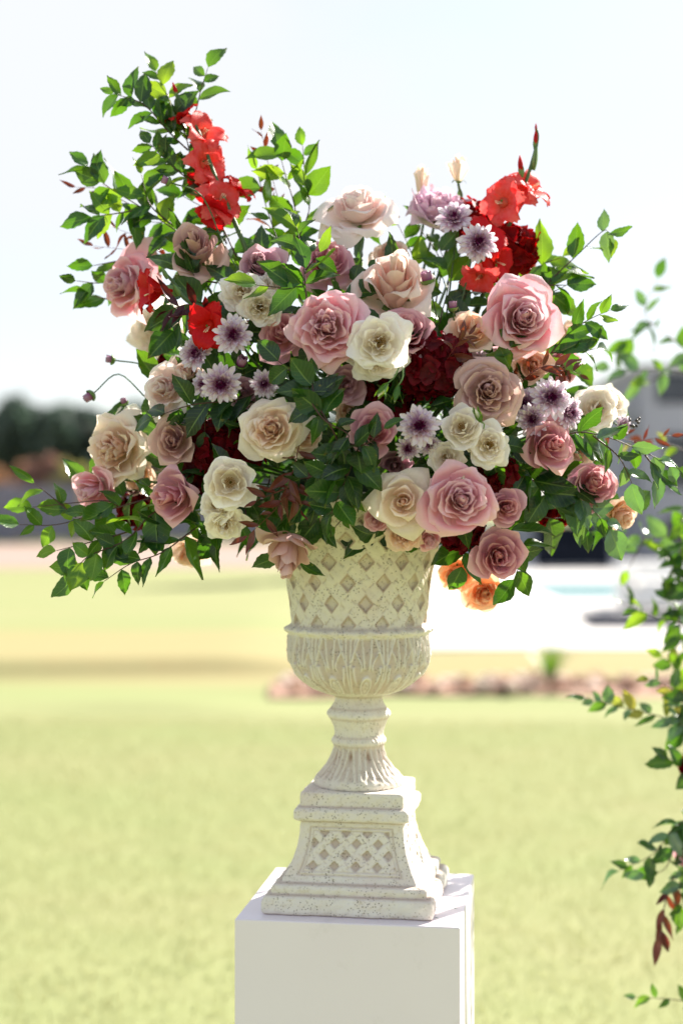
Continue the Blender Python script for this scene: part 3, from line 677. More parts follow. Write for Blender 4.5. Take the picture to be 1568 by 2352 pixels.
def rose(label, u, v, r, var, sch, fx=0, fz=0, y=None, cat='rose', fy=-1, name='rose', group=None, sx=1.0, roll=None, target=None, sr=.0028):
    y = dome_y(u, v) if y is None else y
    L0 = px(u, v, y); s = r*(y-CAM.y)/FOC*1.22; f = Vector((fx, fy, fz)).normalized()
    o = empty(name, L0-f*.0); tag(o, label, cat, group)
    M = axis_mtx(L0, f, roll if roll is not None else random.uniform(0, 6.28), s)
    M = Matrix.Translation(-f*s*.25) @ M
    alt = {'hero0': ('hero0', 'hero3'), 'hero1': ('hero1', 'hero3'), 'mid0': ('mid0', 'mid2', 'mid3'), 'mid1': ('mid1', 'mid3', 'mid2'), 'tall': ('tall', 'tall2'), 'spray0': ('spray0', 'spray2', 'spray3'), 'spray1': ('spray1', 'spray2')}.get(var, (var,))
    gg = random.Random(int(u*7+v)); vr = alt[int(u+v) % len(alt)]; M = M @ Matrix.Diagonal((gg.uniform(.9, 1.06), gg.uniform(.9, 1.06), gg.uniform(.9, 1.12), 1)); n_ = len(ROSE[vr])
    for i_, me in enumerate(ROSE[vr]):
        if i_ == 0 and var.startswith('spray'): continue
        L_ = i_/n_; w_ = .05+.16*L_; J = Matrix.Translation((0, 0, -.28)) @ Matrix.Rotation(gg.gauss(0, w_*.7), 4, 'X') @ Matrix.Rotation(gg.gauss(0, w_*.7), 4, 'Y') @ Matrix.Rotation(gg.gauss(0, w_), 4, 'Z') @ Matrix.Translation((0, 0, .28)) @ Matrix.Scale(gg.uniform(.93, 1.07), 4)
        obj('petal', me, SC[sch], o, M @ J)
    obj('calyx', CALYX, M_SEPAL, o, M)
    if var.startswith('spray'): obj('stamens', STAM, M_STAMEN, o, M)
    stem_to_core(o, f, sr, s*.7, target)
    FLOWERS.append((label, u, v, r, y)); return o

RS = [
 # label, u, v, r, variant, scheme, fx, fz, y
 ('pale blush rose facing up on its own tall dark stem', 818, 458, 84, 'flat', 'pale', -.12, 1.2, -.05),
 ('lilac frilled bloom left of the red gladiolus spike', 1000, 470, 54, 'frill', 'lilac', .1, .9, .04),
 ('small pale half open bloom behind the lilac one', 968, 425, 34, 'bud', 'ivory', -.1, 2.0, .08),
 ('cream bud standing highest above the lilac bloom', 1053, 396, 30, 'bud', 'ivory', .05, 4, .04),
 ('mauve taupe rose under the tall green left sprays', 450, 572, 64, 'tall', 'taupe', -.1, .55, -.10),
 ('large drooping pink rose at the far left', 275, 655, 74, 'hero1', 'pink', -.75, -.05, -.02),
 ('deep mauve rose above the white cluster', 600, 608, 48, 'mid0', 'mauve', -.05, .35, -.16),
 ('dusty pink rose half hidden behind green leaves', 757, 598, 60, 'mid1', 'rosem', .15, .55, -.12),
 ('tall blush rose with broad folded petals, upper centre', 908, 655, 88, 'tall', 'blush', .02, .75, -.18),
 ('small pink rose peeping over the tall blush rose', 895, 578, 38, 'mid0', 'blush', 0, .7, -.02),
 ('big ruffled pink rose in the centre', 750, 750, 84, 'hero2', 'pink', -.02, .02, -.31),
 ('big pink rose at the upper right', 1204, 730, 90, 'hero0', 'pink', .14, .02, -.22),
 ('shaded mauve rose left of the central pink rose', 648, 768, 50, 'mid1', 'rosem', -.2, .2, -.20),
 ('dusty pink rose right of the white bloom', 935, 757, 54, 'mid0', 'rosem', .05, .35, -.24),
 ('peach pink rose left of the big upper right rose', 1082, 757, 52, 'mid0', 'peach', .05, .6, -.20),
 ('open white bloom beside the central pink rose', 872, 783, 58, 'spray1', 'cream', .05, .05, -.33),
 ('cream bloom hanging under the open white one', 870, 832, 46, 'spray0', 'cream', .1, -.5, -.29),
 ('cream bloom squeezed between pink and white', 818, 805, 30, 'spray0', 'cream', -.1, -.2, -.28),
 ('cream bloom, upper left of the white trio', 553, 668, 44, 'spray1', 'cream', -.2, .1, -.22),
 ('cream bloom, lowest of the upper white trio', 598, 706, 42, 'spray0', 'cream', .05, -.15, -.23),
 ('white bloom under the deep mauve rose', 628, 652, 34, 'spray0', 'cream', .3, .5, -.19),
 ('large blurred cream flower behind the left gladiolus', 362, 765, 56, 'frill', 'cream', -.3, -.1, .14),
 ('pale pink rose at left under the daisies', 378, 892, 58, 'mid0', 'pale', -.25, .1, -.14),
 ('blush rose touching the pale pink one on its right', 432, 862, 50, 'mid1', 'blush', .2, .4, -.12),
 ('large ragged peach rose at the left edge', 258, 1032, 76, 'hero2', 'ivory', -.45, -.05, -.08),
 ('pink rose under the ragged peach rose', 212, 1126, 50, 'mid1', 'pink', -.6, -.25, -.07),
 ('taupe mauve rose right of the ragged peach rose', 398, 1012, 50, 'mid0', 'taupe', -.15, .1, -.18),
 ('side facing mauve pink rose above the trailing leaves', 397, 1140, 62, 'tall', 'rosem', -.55, -.15, -.20),
 ('little white flower behind the ragged peach rose', 290, 962, 36, 'spray0', 'cream', -.1, .6, .0),
 ('large beige blush rose, left of centre', 622, 985, 70, 'hero1', 'ivory', -.12, .04, -.30),
 ('white bloom with golden stamens, lower left', 528, 1108, 52, 'spray1', 'cream', .02, .0, -.30),
 ('white bloom left under the golden stamens', 494, 1160, 42, 'spray0', 'cream', -.4, -.1, -.26),
 ('white bloom, lowest at the left', 517, 1212, 42, 'spray0', 'cream', .1, -.8, -.25),
 ('drooping taupe rose hanging over the urn rim', 664, 1268, 62, 'tall', 'taupe', -.3, -2.2, -.26),
 ('blurred peach rose low behind the left leaves', 433, 1268, 40, 'mid1', 'peach', -.1, -.7, .10),
 ('mauve rose right of the central green leaves', 862, 992, 54, 'mid0', 'rosem', .1, .15, -.31),
 ('dim mauve rose in shade under the white bloom', 795, 885, 42, 'mid1', 'mauve', .1, -.1, -.22),
 ('large taupe rose with darker heart, right of burgundy hydrangea', 1122, 897, 70, 'hero1', 'taupe', .05, .03, -.29),
 ('white bloom, upper left of the lower white trio', 1060, 978, 46, 'spray1', 'cream', -.1, .25, -.32),
 ('white bloom, right one of the lower white trio', 1125, 1024, 46, 'spray0', 'cream', .1, -.1, -.31),
 ('white bloom above the lower pink rose', 1022, 1052, 34, 'spray0', 'cream', -.3, -.1, -.29),
 ('pink mauve rose under the right daisies', 1260, 1025, 64, 'tall', 'rosem', .3, .05, -.20),
 ('mauve rose with deep folds at the right', 1362, 1112, 60, 'mid1', 'rosem', .15, .25, -.12),
 ('beige rose beneath the deep folded mauve rose', 1428, 1185, 44, 'mid0', 'peach', .6, -.4, -.06),
 ('ivory rose with broad square outer petals', 925, 1150, 68, 'ivory', 'ivory', -.05, -.02, -.33),
 ('big pink rose low at right centre', 1060, 1148, 82, 'hero0', 'pink', .04, .03, -.35),
 ('shaded mauve rose right of the low pink rose', 1162, 1165, 44, 'mid0', 'rosem', .1, .0, -.27),
 ('mauve pink rose at the lower right', 1144, 1278, 58, 'mid1', 'rosem', .05, -.02, -.24),
 ('dusty pink rose resting on the urn rim', 925, 1232, 44, 'hero2', 'peach', -.05, -.35, -.27),
 ('small pink rose at the urn rim', 862, 1196, 28, 'mid0', 'pink', -.3, -.2, -.26),
 ('crumpled pink rose under the ivory rose', 985, 1240, 34, 'mid1', 'pink', .2, -.6, -.24),
 ('orange rose hanging left of the lowest one', 1050, 1318, 40, 'mid1', 'orange', -.2, -.4, -.02),
 ('orange rose, lowest of all at the right', 1112, 1360, 40, 'mid0', 'orange', .05, -.25, -.02),
 ('cream rose at the far right', 1372, 935, 46, 'spray0', 'cream', .15, .2, -.06),
 ('cream flower behind the far right cream rose', 1412, 916, 38, 'spray0', 'cream', .8, .4, -.02),
 ('peach rose partly hidden under the upper right rose', 1222, 838, 42, 'mid0', 'peach', .1, -.1, -.14),
 ('dusty rose behind the reddish leaves at right', 1292, 838, 40, 'mid1', 'rosem', .4, .0, -.04),
 ('faint peach flower behind the right green spray', 1325, 770, 34, 'mid0', 'peach', .5, .2, .08),
 ('pale lilac bloom behind the taupe rose', 1085, 835, 36, 'mid1', 'lilac', 0, .2, -.18),
 ('cream flower hidden under the far right leaves', 1330, 1040, 36, 'spray1', 'ivory', .4, .1, -.02),
 ('pale rose deep behind the central leaves', 700, 1000, 44, 'mid1', 'ivory', .3, -.1, -.2),
 ('coral pink rose hidden behind the lower left leaves', 318, 1095, 34, 'mid0', 'peach', -.3, -.1, .02),
 ('dim mauve bloom in shade under the daisies', 560, 905, 38, 'mid1', 'mauve', 0, .1, -.16),
 ('blush rose behind the left gladiolus florets', 345, 640, 30, 'mid0', 'pink', .2, .5, .02),
 ('dim beige rose behind the burgundy hydrangea', 800, 945, 36, 'mid1', 'ivory', 0, 0, -.18),
 ('dark mauve rose in the shadow below the white daisy', 905, 1070, 40, 'mid1', 'mauve', 0, -.1, -.18),
]
for q in RS: rose(q[0], *q[1:6], fx=q[6], fz=q[7], y=q[8], target=px(833, 760, -.08) if q is RS[0] else None, sr=.0045 if q is RS[0] else .0028, cat='bud' if q[4] == 'bud' else ('lisianthus' if q[4] == 'frill' else 'rose'),
                  name='rose')
# ------------------------------------------------------------------ daisies (spray mums)
def strap(L, ln, wd, cup, lift, nt=7, nu=5):
    t = np.linspace(0, 1, nt); s = np.linspace(-1, 1, nu); S_, T_ = np.meshgrid(s, t)
    wv = wd*(.35+.65*np.sin(np.pi*np.clip(.12+T_*.86, 0, 1)**1.3)); wv = wv*np.where(T_ > .97, .75, 1)+np.where(T_ > .8, .02, 0)
    X = S_*wv; Y = T_*ln*(1-.05*S_**2*(T_ > .9)); Z = cup*S_**2*wd+lift*T_**2
    V = np.stack([X, Y, Z], -1).reshape(-1, 3)
    return mesh('petal', V, grid_faces(nt, nu), True, {'tt': T_.ravel(), 'ss': np.abs(S_).ravel(), 'lay': np.full(V.shape[0], L)})
MR = [(18, 3, 1.0, .155, .05), (17, 11, .90, .15, .1), (15, 22, .72, .13, .2), (14, 38, .52, .09, .2), (16, 54, .40, .05, .1), (14, 68, .34, .035, 0)]
MP = [[strap(i/5, ln, wd, .5+.2*i, lf*(1 if j else .3)) for j in range(2)] for i, (c, e, ln, wd, lf) in enumerate(MR)]
def dome_mesh(name, r, h, bumpy):
    V = []; F = []
    for i in range(7):
        for j in range(14):
            a = i/6*math.pi/2; q = j/14*6.283; k = 1+bumpy*math.sin(j*3+i*2); V.append((r*k*math.cos(a)*math.cos(q), r*k*math.cos(a)*math.sin(q), h*k*math.sin(a)))
    return mesh(name, V, grid_faces(7, 14, True))
MD = dome_mesh('disc', .2, .17, .12)
def mum(label, u, v, r, fx=0, fz=0, y=None, target=None, closed=0):
    y = dome_y(u, v)-.02 if y is None else y
    L0 = px(u, v, y); s = 1.13*r*(y-CAM.y)/FOC; f = Vector((fx, -1, fz)).normalized(); closed = closed or random.choice((0, 0, .12, .25))
    o = empty('daisy_flower', L0); tag(o, label, 'daisy')
    M = axis_mtx(L0, f, random.random()*6, s)
    for i, (c, e, ln, wd, lf) in enumerate(MR):
        for k in range(c):
            el = R(e+closed*(55-e*.4)+random.gauss(0, 8)); a = 2*math.pi*(k+.5*(i % 2))/c+random.gauss(0, .06)
            sc = random.uniform(.78, 1.1)
            B = Matrix.Rotation(a, 4, 'Z') @ Matrix.Translation((0, .06+.04*(5-i)/5, -.02+.02*i)) @ Matrix.Rotation(el, 4, 'X') @ Matrix.Rotation(random.uniform(-.25, .25), 4, 'Y') @ Matrix.Diagonal((sc, sc*.93, sc, 1))
            obj('petal', MP[i][k % 2], MUM, o, M @ B)
    obj('disc', MD, M_MUMC, o, M); stem_to_core(o, f, .0017, s*.08, target); FLOWERS.append((label, u, v, r, y)); return o
mum('white daisy with plum eye beside the open red floret', 537, 770, 42, -.05, .05, -.25)
mum('tilted mauve daisy left of the plum eyed white one', 452, 812, 38, -.35, .1, -.20)
mum('creamy daisy lowest of the left daisy group', 508, 882, 45, -.05, -.15, -.25)
mum('mauve daisy tucked behind the creamy left daisy', 474, 882, 32, -.6, -.1, -.21)
mum('purple daisy half hidden by the central leaves', 606, 882, 32, .1, -.1, -.22)
mum('upper daisy in front of the crimson hydrangea', 1043, 506, 40, -.1, .55, -.08, px(1000, 900, -.1))
mum('white daisy in front of the crimson hydrangea', 1097, 558, 42, .05, .1, -.14, px(1010, 880, -.12))
mum('large white daisy below the burgundy hydrangea', 962, 978, 43, 0, .02, -.34)
mum('small dim daisy below the large white one', 938, 1030, 27, -.2, -.2, -.29)
mum('pale daisy behind the lower white daisy', 985, 1022, 24, .3, -.1, -.27)
mum('topmost lilac daisy of the right group', 1263, 914, 44, .1, .1, -.20)
mum('plum daisy at left of the right group', 1204, 926, 36, -.25, .0, -.18)
mum('lilac daisy lowest of the right group', 1222, 962, 36, -.15, -.2, -.20)
mum('lilac daisy at right of the right group', 1303, 948, 36, .65, -.05, -.17)
mum('small lilac daisy by the black berries', 1425, 978, 24, .9, -.1, -.03)

def bud(label, u, v, r, fx, fz, y=0, target=None):
    L0 = px(u, v, y); s = r*(y-CAM.y)/FOC*1.6; f = Vector((fx, -.25, fz)).normalized(); o = empty('daisy_bud', L0); tag(o, label, 'bud')
    M = axis_mtx(L0, f, 0, s) 
    for i in range(3):
        for k in range(10):
            a = k*.6283+i*.3; B = Matrix.Rotation(a, 4, 'Z') @ Matrix.Translation((0, .34-.1*i, -.55)) @ Matrix.Rotation(R(82+i*3+random.uniform(-6, 6)), 4, 'X') @ Matrix.Diagonal((2.2, 1.45, 1.2, 1))
            obj('petal', MP[4 if i else 3][k % 2], MUM, o, M @ B)
    obj('calyx', dome_mesh('calyx', .55, -.45, .03), M_SEPAL, o, M @ Matrix.Translation((0, 0, -.35)))
    stem_to_core(o, f, .0014, s*.75, target); FLOWERS.append((label, u, v, r, y))
bud('purple bud against the sky near the left gladiolus', 377, 413, 14, -.9, .35, -.1, px(560, 640, -.12))
bud('purple bud on a thin stem at the far left', 248, 825, 14, -1, .15, 0, px(400, 880, -.05))
bud('drooping lilac bud, lower far left', 200, 915, 17, -.6, -.5, 0, px(400, 945, -.08))
bud('small lilac bud above the ragged peach rose', 283, 918, 12, -.3, .7, .02, px(380, 960, -.05))
bud('round plum bud between two left daisies', 557, 826, 19, .1, .2, -.24)
bud('opening plum bud among the upper green stems', 978, 630, 21, -.2, .8, -.15, px(950, 850, -.15))
bud('tight plum bud above the peach pink rose', 1038, 697, 15, -.1, .9, -.18, px(1020, 850, -.15))
bud('dark bud beside the wine coloured leaves', 385, 705, 12, -.7, .1, -.05)

# ------------------------------------------------------------------ hydrangeas
def floret_mesh(seed):
    g = random.Random(seed); V = []; F = []; TT = []; SSs = []
    for k in range(4):
        a = k*math.pi/2+g.uniform(-.15, .15); n0 = len(V); tl = g.uniform(.05, .5)
        for i in range(6):
            t = i/5; wd = .52*math.sin(math.pi*min(1, .08+.80*t))**.8 if i < 5 else .2
            for s in (-1, -.5, 0, .5, 1):
                X = s*wd; Y = .04+t*.95-.08*s*s*t; Z = tl*t*t*.8-.18*t**3+.14*s*s*t+.05*math.sin(s*4+seed+k)*t
                V.append((X*math.cos(a)-Y*math.sin(a), X*math.sin(a)+Y*math.cos(a), Z+.02*(k % 2))); TT.append(t); SSs.append(s)
        F += [tuple(n0+q for q in f) for f in grid_faces(6, 5)]
    return mesh('floret', V, F, True, {'tt': TT, 'ss': SSs, 'lay': [g.random()]*len(V)})
HF = [floret_mesh(i) for i in range(6)]
def hydrangea(label, u, v, r, sch, y, n, fl=.022, squash=.9):
    L0 = px(u, v, y+.04); Rr = r*(y-CAM.y)/FOC; o = empty('hydrangea', L0); tag(o, label, 'hydrangea')
    for i in range(n):
        z = 1-2*(i+.5)/n; a = i*2.39996; d = Vector((math.sqrt(1-z*z)*math.cos(a), z*.9 if False else -abs(math.sqrt(1-z*z)*math.sin(a))*1.0+.15, z))
        if d.length < .05: continue
        d.normalize(); k = random.uniform(.72, 1.08); p = Vector((d.x*Rr, d.y*Rr*.8, d.z*Rr*squash))*k
        nd = (d+Vector((random.uniform(-.5, .5), random.uniform(-.5, .3), random.uniform(-.5, .5)))).normalized()
        s = fl*random.uniform(.8, 1.15)
        obj('floret', HF[i % 6], SC[sch], o, Matrix.Translation(p) @ axis_mtx(p, nd, random.random()*6, s))
    stem_to_core(o, (0, -1, .1), .003, .0); FLOWERS.append((label, u, v, r, y))
hydrangea('burgundy hydrangea head right of the open white bloom', 1000, 843, 78, 'hydra', -.25, 80)
hydrangea('darker burgundy hydrangea head under the open white bloom', 888, 902, 66, 'hydra', -.20, 62)
hydrangea('burgundy hydrangea head between beige rose and taupe rose', 525, 1030, 78, 'hydra', -.18, 80)
hydrangea('crimson hydrangea head behind the two upper daisies', 1165, 575, 62, 'hydrared', -.02, 66)
hydrangea('crimson hydrangea head below the upper right gladiolus', 1080, 512, 50, 'hydrared', .02, 46)
hydrangea('small dark hydrangea between the lower pink and mauve roses', 1130, 1090, 42, 'hydra', -.22, 34)
hydrangea('dark hydrangea florets under the low pink rose', 1058, 1225, 40, 'hydra', -.22, 30)
hydrangea('dark hydrangea behind the pale pink left rose', 395, 845, 34, 'hydra', -.02, 26)
hydrangea('dark hydrangea low behind the trailing left leaves', 325, 1172, 44, 'hydra', .0, 34)
hydrangea('burgundy florets beside the side facing mauve rose', 455, 1105, 42, 'hydra', -.14, 30)
hydrangea('red florets low behind the right leaves', 1270, 1185, 30, 'hydrared', .0, 20)

# ------------------------------------------------------------------ gladioli
def tepal(seed, ln=1.0, wd=.42):
    g = random.Random(seed); nt, nu = 9, 9; t = np.linspace(0, 1, nt); s = np.linspace(-1, 1, nu); S_, T_ = np.meshgrid(s, t)
    te = T_*(1-.16*np.abs(S_)**3); W_ = wd*np.sin(np.pi*np.clip(.10+.74*T_, 0, 1))**.8
    ph = g.uniform(0, 6); X = S_*W_; Y = .55*te**2*ln+.10*te; Z = ln*(te-.30*te**3)
    edge = np.abs(S_)**2*te**2+te**6*.6; Y = Y+.075*edge*np.sin(S_*9+ph)-.10*S_**2*te; Z = Z+.055*edge*np.cos(S_*11+ph*2)-.12*(np.clip(te-.75, 0, 1)/.25)**2
    V = np.stack([X, Y, Z], -1).reshape(-1, 3)
    return mesh('petal', V, grid_faces(nt, nu), True, {'tt': te.ravel(), 'ss': S_.ravel(), 'lay': np.full(V.shape[0], g.random())})
TP = [tepal(i, g_, w_) for i, (g_, w_) in enumerate([(1.0, .46), (.95, .42), (1.0, .40), (.9, .44)])]
TH = mesh('tube', *tube_data([(0, 0, -.42), (0, 0, -.2), (0, 0, .0), (0, 0, .12)], [.05, .09, .15, .2], 10))
def spathe_mesh():
    V = []
    for i in range(8):
        t = i/7; wd = .20*math.sin(math.pi*min(1, .2+.8*t))+.01
        for s in (-1, -.5, 0, .5, 1): V.append((s*wd, .13*(1-s*s)*math.sin(math.pi*(.2+.75*t))+.02, -.45+1.15*t))
    return mesh('spathe', V, grid_faces(8, 5))
SP = spathe_mesh()
def glad(label, path, florets, buds, sch='red', r0=.0055):
    pts = [px(*p) for p in path]; o = empty('gladiolus', pts[0]); tag(o, label, 'gladiolus')
    loc = [p-pts[0] for p in smooth_path(pts, 6)]; n = len(loc)
    v, f = tube_data(loc, [r0*(1-.6*i/(n-1)) for i in range(n)], 8); obj('stem', mesh('stem', v, f), M_STEM, o)
    for (u, vv, y, r, fx, fy, fz, opn, sc) in florets:
        P = px(u, vv, y)-pts[0]; s = r*(y-CAM.y)/FOC*1.38; fd = Vector((fx, fy, fz)).normalized(); M = Matrix.Translation(P-fd*s*.3) @ axis_mtx(P, fd, random.random()*6, s)
        tb = obj('floret', TH, SC[sc], o, M)
        for k in range(6):
            B = Matrix.Rotation(k*math.pi/3+random.uniform(-.1, .1), 4, 'Z') @ Matrix.Translation((0, .09, -.02)) @ Matrix.Rotation(R(-opn*(1 if k % 2 else .75)+random.uniform(-8, 8)), 4, 'X')
            obj('petal', TP[(k+int(u)) % 4], SC[sc], tb, B)
        vs = []; fs = []
        for k in range(3):
            a = k*.5-.5; v2, f2 = tube_data([(0, 0, 0), (.1*math.cos(a), .12*math.sin(a), .35), (.16*math.cos(a), .14*math.sin(a), .5)], [.009, .009, .015], 5); n0 = len(vs); vs += v2; fs += [tuple(n0+q for q in z) for z in f2]
        obj('stamens', mesh('stamens', vs, fs), M_PISTIL, tb)
        obj('spathe', SP, M_SEPAL, o, M @ Matrix.Translation((0, -.12, -.35)) @ Matrix.Diagonal((1, 1, .8, 1)))
        FLOWERS.append(('', u, vv, r, y))
    for (u, vv, y, r, fx, fz, col_) in buds:
        P = px(u, vv, y)-pts[0]; s = r*(y-CAM.y)/FOC; M = Matrix.Translation(P) @ axis_mtx(P, (fx, -.1, fz), random.random()*6, s)
        obj('spathe', SP, M_SEPAL, o, M); obj('spathe', SP, M_SEPAL, o, M @ Matrix.Rotation(math.pi, 4, 'Z'))
        if col_: obj('bud', BUDM, SC['red'], o, M)
def budm():
    nt, nu = 8, 10; V = []; tt = []; 
    for i in range(nt):
        t = i/(nt-1); r = .17*math.sin(math.pi*(.15+.83*t))+.01
        for j in range(nu): q = j/nu*6.283; k = 1+.15*math.sin(3*q+t*3); V.append((r*k*math.cos(q), r*k*math.sin(q), -.2+1.25*t)); tt.append(t)
    return mesh('bud', V, grid_faces(nt, nu, True), True, {'tt': tt, 'ss': [0]*len(V), 'lay': [.3]*len(V)})
BUDM = budm()
glad('coral red gladiolus spike among the tall left sprays', [(640, 760, -.05), (560, 560, -.06), (500, 420, -.04), (455, 300, -.02), (405, 215, 0)],
     [(415, 268, .0, 40, -.5, -.5, .8, 12, 'red'), (470, 300, -.02, 48, .5, -.6, .5, 30, 'coral'), (478, 372, -.04, 50, .5, -.5, .1, 34, 'coral'), (468, 425, -.02, 36, -.1, -.6, -.3, 28, 'red'), (508, 460, -.06, 48, .45, -.7, .35, 34, 'coral'), (492, 490, -.07, 36, -.1, -.8, -.5, 32, 'red'), (548, 432, -.02, 38, .8, -.3, 1, 26, 'red')],
     [(405, 215, 0, 26, -.3, 1, True)])
glad('coral red gladiolus spike at the upper right', [(1020, 950, -.05), (1100, 700, -.02), (1160, 540, .0), (1200, 440, .0), (1232, 330, .02), (1232, 296, .02)],
     [(1150, 462, -.05, 46, -.5, -.9, .1, 42, 'coral'), (1180, 440, -.02, 44, .0, -.8, .5, 38, 'coral'), (1222, 425, .0, 46, .6, -.5, .6, 38, 'coral'), (1116, 545, -.09, 46, .4, -.8, .3, 36, 'red'), (1148, 600, -.06, 42, .6, -.5, -.1, 36, 'red'), (1100, 640, -.09, 40, -.2, -.6, -.8, 32, 'coral')],
     [(1196, 392, 0, 34, -.1, 1, True), (1227, 370, .01, 46, .15, 1, False), (1229, 330, .02, 30, 0, 1, True), (1230, 300, .02, 16, 0, 1, True)])
glad('red gladiolus spike leaning out at the left', [(640, 800, -.12), (500, 722, -.17), (430, 690, -.18), (400, 650, -.17), (374, 622, -.16)],
     [(346, 668, -.19, 52, -1, -.35, -.05, 12, 'red'), (476, 750, -.23, 48, -.35, -.9, -.3, 38, 'red')],
     [(408, 668, -.18, 28, -.5, .8, False), (380, 630, -.17, 26, -.4, .8, False)])
# ------------------------------------------------------------------ leaves and sprays
def leaf_mesh(seed, wd=.23, fold=.25, arch=.2, twist=.2, serr=.012, base=.35, tip=1.5, nu=9, nt=11):
    g = random.Random(seed); t = np.linspace(0, 1, nt); s = np.linspace(-1, 1, nu); S_, T_ = np.meshgrid(s, t)
    W_ = wd*(np.sin(np.pi*np.clip(T_, 0, 1)**(.80))**.85)*(1-.25*np.clip(T_-.6, 0, 1)*tip); W_[0] = .012; W_[-1] = .001
    rip = serr*np.where((np.arange(nt) % 2)[:, None] == 0, 1, -1)*(np.abs(S_) > .98)
    ph = g.uniform(0, 6); asym = 1+.10*np.sign(S_)*g.uniform(-1, 1)
    X = S_*(W_*asym+rip*(W_ > .05)); Y = T_.copy()
    Z = fold*np.abs(S_)*W_+arch*(-(T_-.1)**2*1.0)*np.sign(g.uniform(-.25, 1))+.025*np.sin(T_*9+ph)*np.abs(S_)+.018*np.sin(T_*5+S_*3+ph)
    tw = twist*g.uniform(-1, 1)*T_; X2 = X*np.cos(tw)-Z*np.sin(tw)*0; Z2 = Z+X*np.sin(tw)
    V = np.stack([X2, Y, Z2], -1).reshape(-1, 3)
    V = np.concatenate([V, ]); return mesh('leaf', V, grid_faces(nt, nu), True, {'tt': T_.ravel(), 'ss': S_.ravel()})
LF = {'leaf': [leaf_mesh(i, wd=random.uniform(.23, .29), arch=random.uniform(.05, .6), fold=random.uniform(.1, .6), twist=1.1) for i in range(14)],
      'round': [leaf_mesh(20+i, wd=.34, arch=.3, fold=.3, twist=.6, serr=.008) for i in range(5)],
      'narrow': [leaf_mesh(40+i, wd=.16, arch=random.uniform(.2, .6), fold=.35, twist=1.0, serr=0) for i in range(6)]}
def leaf_matrix(p, d, nrm, ln):
    d = d.normalized(); x = d.cross(nrm)
    if x.length < 1e-3: x = Vector((1, 0, 0))
    x.normalize(); n = x.cross(d).normalized()
    M = Matrix((x, d, n)).transposed().to_4x4()
    return Matrix.Translation(p) @ M @ Matrix.Diagonal((ln, ln, ln, 1))
def hash_(s): 
    h = 7
    for c in s: h = (h*31+ord(c)) % 1000003
    return h
GL = ['green', 'green', 'dark', 'lime', 'dark']; GD = ['green', 'dark', 'dark', 'dark']
FRONT = ('glossy', 'falling', 'hanging over', 'in front', 'small lime', 'bronze', 'bright rust', 'long leafy', 'wine')
def branch(label, twigs, ln0, mats=GL, kind='leaf', twig=None, sp=50, seed=None, face=.75, droop=0, r=.0017, cat='leafy branch', name='leafy_branch', group=None):
    "a thing whose stem forks: twigs = [(points, leaf count), ...]; all share one Empty"
    g = random.Random(hash_(label)); dp = 0 if (any(q in label for q in FRONT) or cat == 'vine') else .035
    twigs = [([(p[0], p[1], p[2]+dp) for p in pts], n) for pts, n in twigs]; P0 = px(*twigs[0][0][0]); ln = ln0*(1.2 if cat == 'vine' else 1.28); o = empty(name, P0); tag(o, label, cat, group)
    for pts, n in twigs:
        P = [px(*p) for p in pts]; loc = [p-P0 for p in smooth_path(P, 7)]; m = len(loc)
        v, f = tube_data(loc, [r*(1-.65*i/(m-1)) for i in range(m)], 6); obj('stem', mesh('stem', v, f), twig or M_TWIG, o)
        size = ln*(pts[0][2]-CAM.y)/FOC; start = .12
        for i in range(n):
            t = min(1, max(.02, start+(1-start)*(i+(g.uniform(-.4, .4) if i < n-1 else 0))/max(1, n-1))); q = t*(m-1); a = min(int(q), m-2); p = loc[a].lerp(loc[a+1], q-a); tg = (loc[min(a+1, m-1)]-loc[max(a-1, 0)]).normalized()
            side = tg.cross(Vector((0, -1, 0)))
            if side.length < .1: side = Vector((0, 0, 1))
            side.normalize(); sg = 1 if i % 2 else -1
            ang = R(sp+g.uniform(-26, 26))*(1 if i < n-1 else .15)
            d = (tg*math.cos(ang)+side*sg*math.sin(ang)+Vector((0, g.uniform(-.5, .35), g.uniform(-.1, .1)-droop))).normalized()
            nr = Vector((g.uniform(-.7, .7), -face+g.uniform(-.5, .5), .55+g.uniform(-.6, .5)))
            obj('leaf', g.choice(LF[kind]+(LF['round'][:3]+LF['narrow'][:1] if kind == 'leaf' else [])), LM[g.choice(mats)], o, leaf_matrix(p+d*.001, d, nr, size*g.uniform(.6, 1.22)*(1-.25*t)))
    return o
y1, y2, y3 = -.04, -.1, -.2
# top left
branch('tallest leafy branch reaching above the left gladiolus', [([(600,720,-.08),(520,540,-.07),(450,400,-.05),(425,305,-.04),(395,240,-.03),(358,165,-.02)], 22), ([(432,345,-.04),(385,300,-.04),(330,240,-.05),(262,215,-.05)], 18), ([(430,320,-.04),(450,255,-.03),(462,205,-.02),(478,155,-.02)], 8), ([(470,440,-.05),(400,385,-.06),(345,330,-.06)], 12)], 58, GL)
branch('leafy branch spreading left below the tallest branch', [([(560,700,-.08),(440,560,-.06),(330,480,-.04),(250,430,-.03),(200,385,-.02)], 18), ([(330,480,-.04),(270,490,-.03),(212,498,-.02)], 9), ([(400,520,-.05),(345,470,-.05),(325,400,-.05)], 7)], 66, GL)
branch('dark leafy branch behind the mauve taupe rose', [([(600,720,-.06),(500,600,-.02),(420,520,.0),(350,510,.02)], 10), ([(520,630,-.03),(440,620,.0),(370,600,.02)], 8), ([(520,560,-.02),(500,500,.0),(420,450,.0)], 7)], 72, GD)
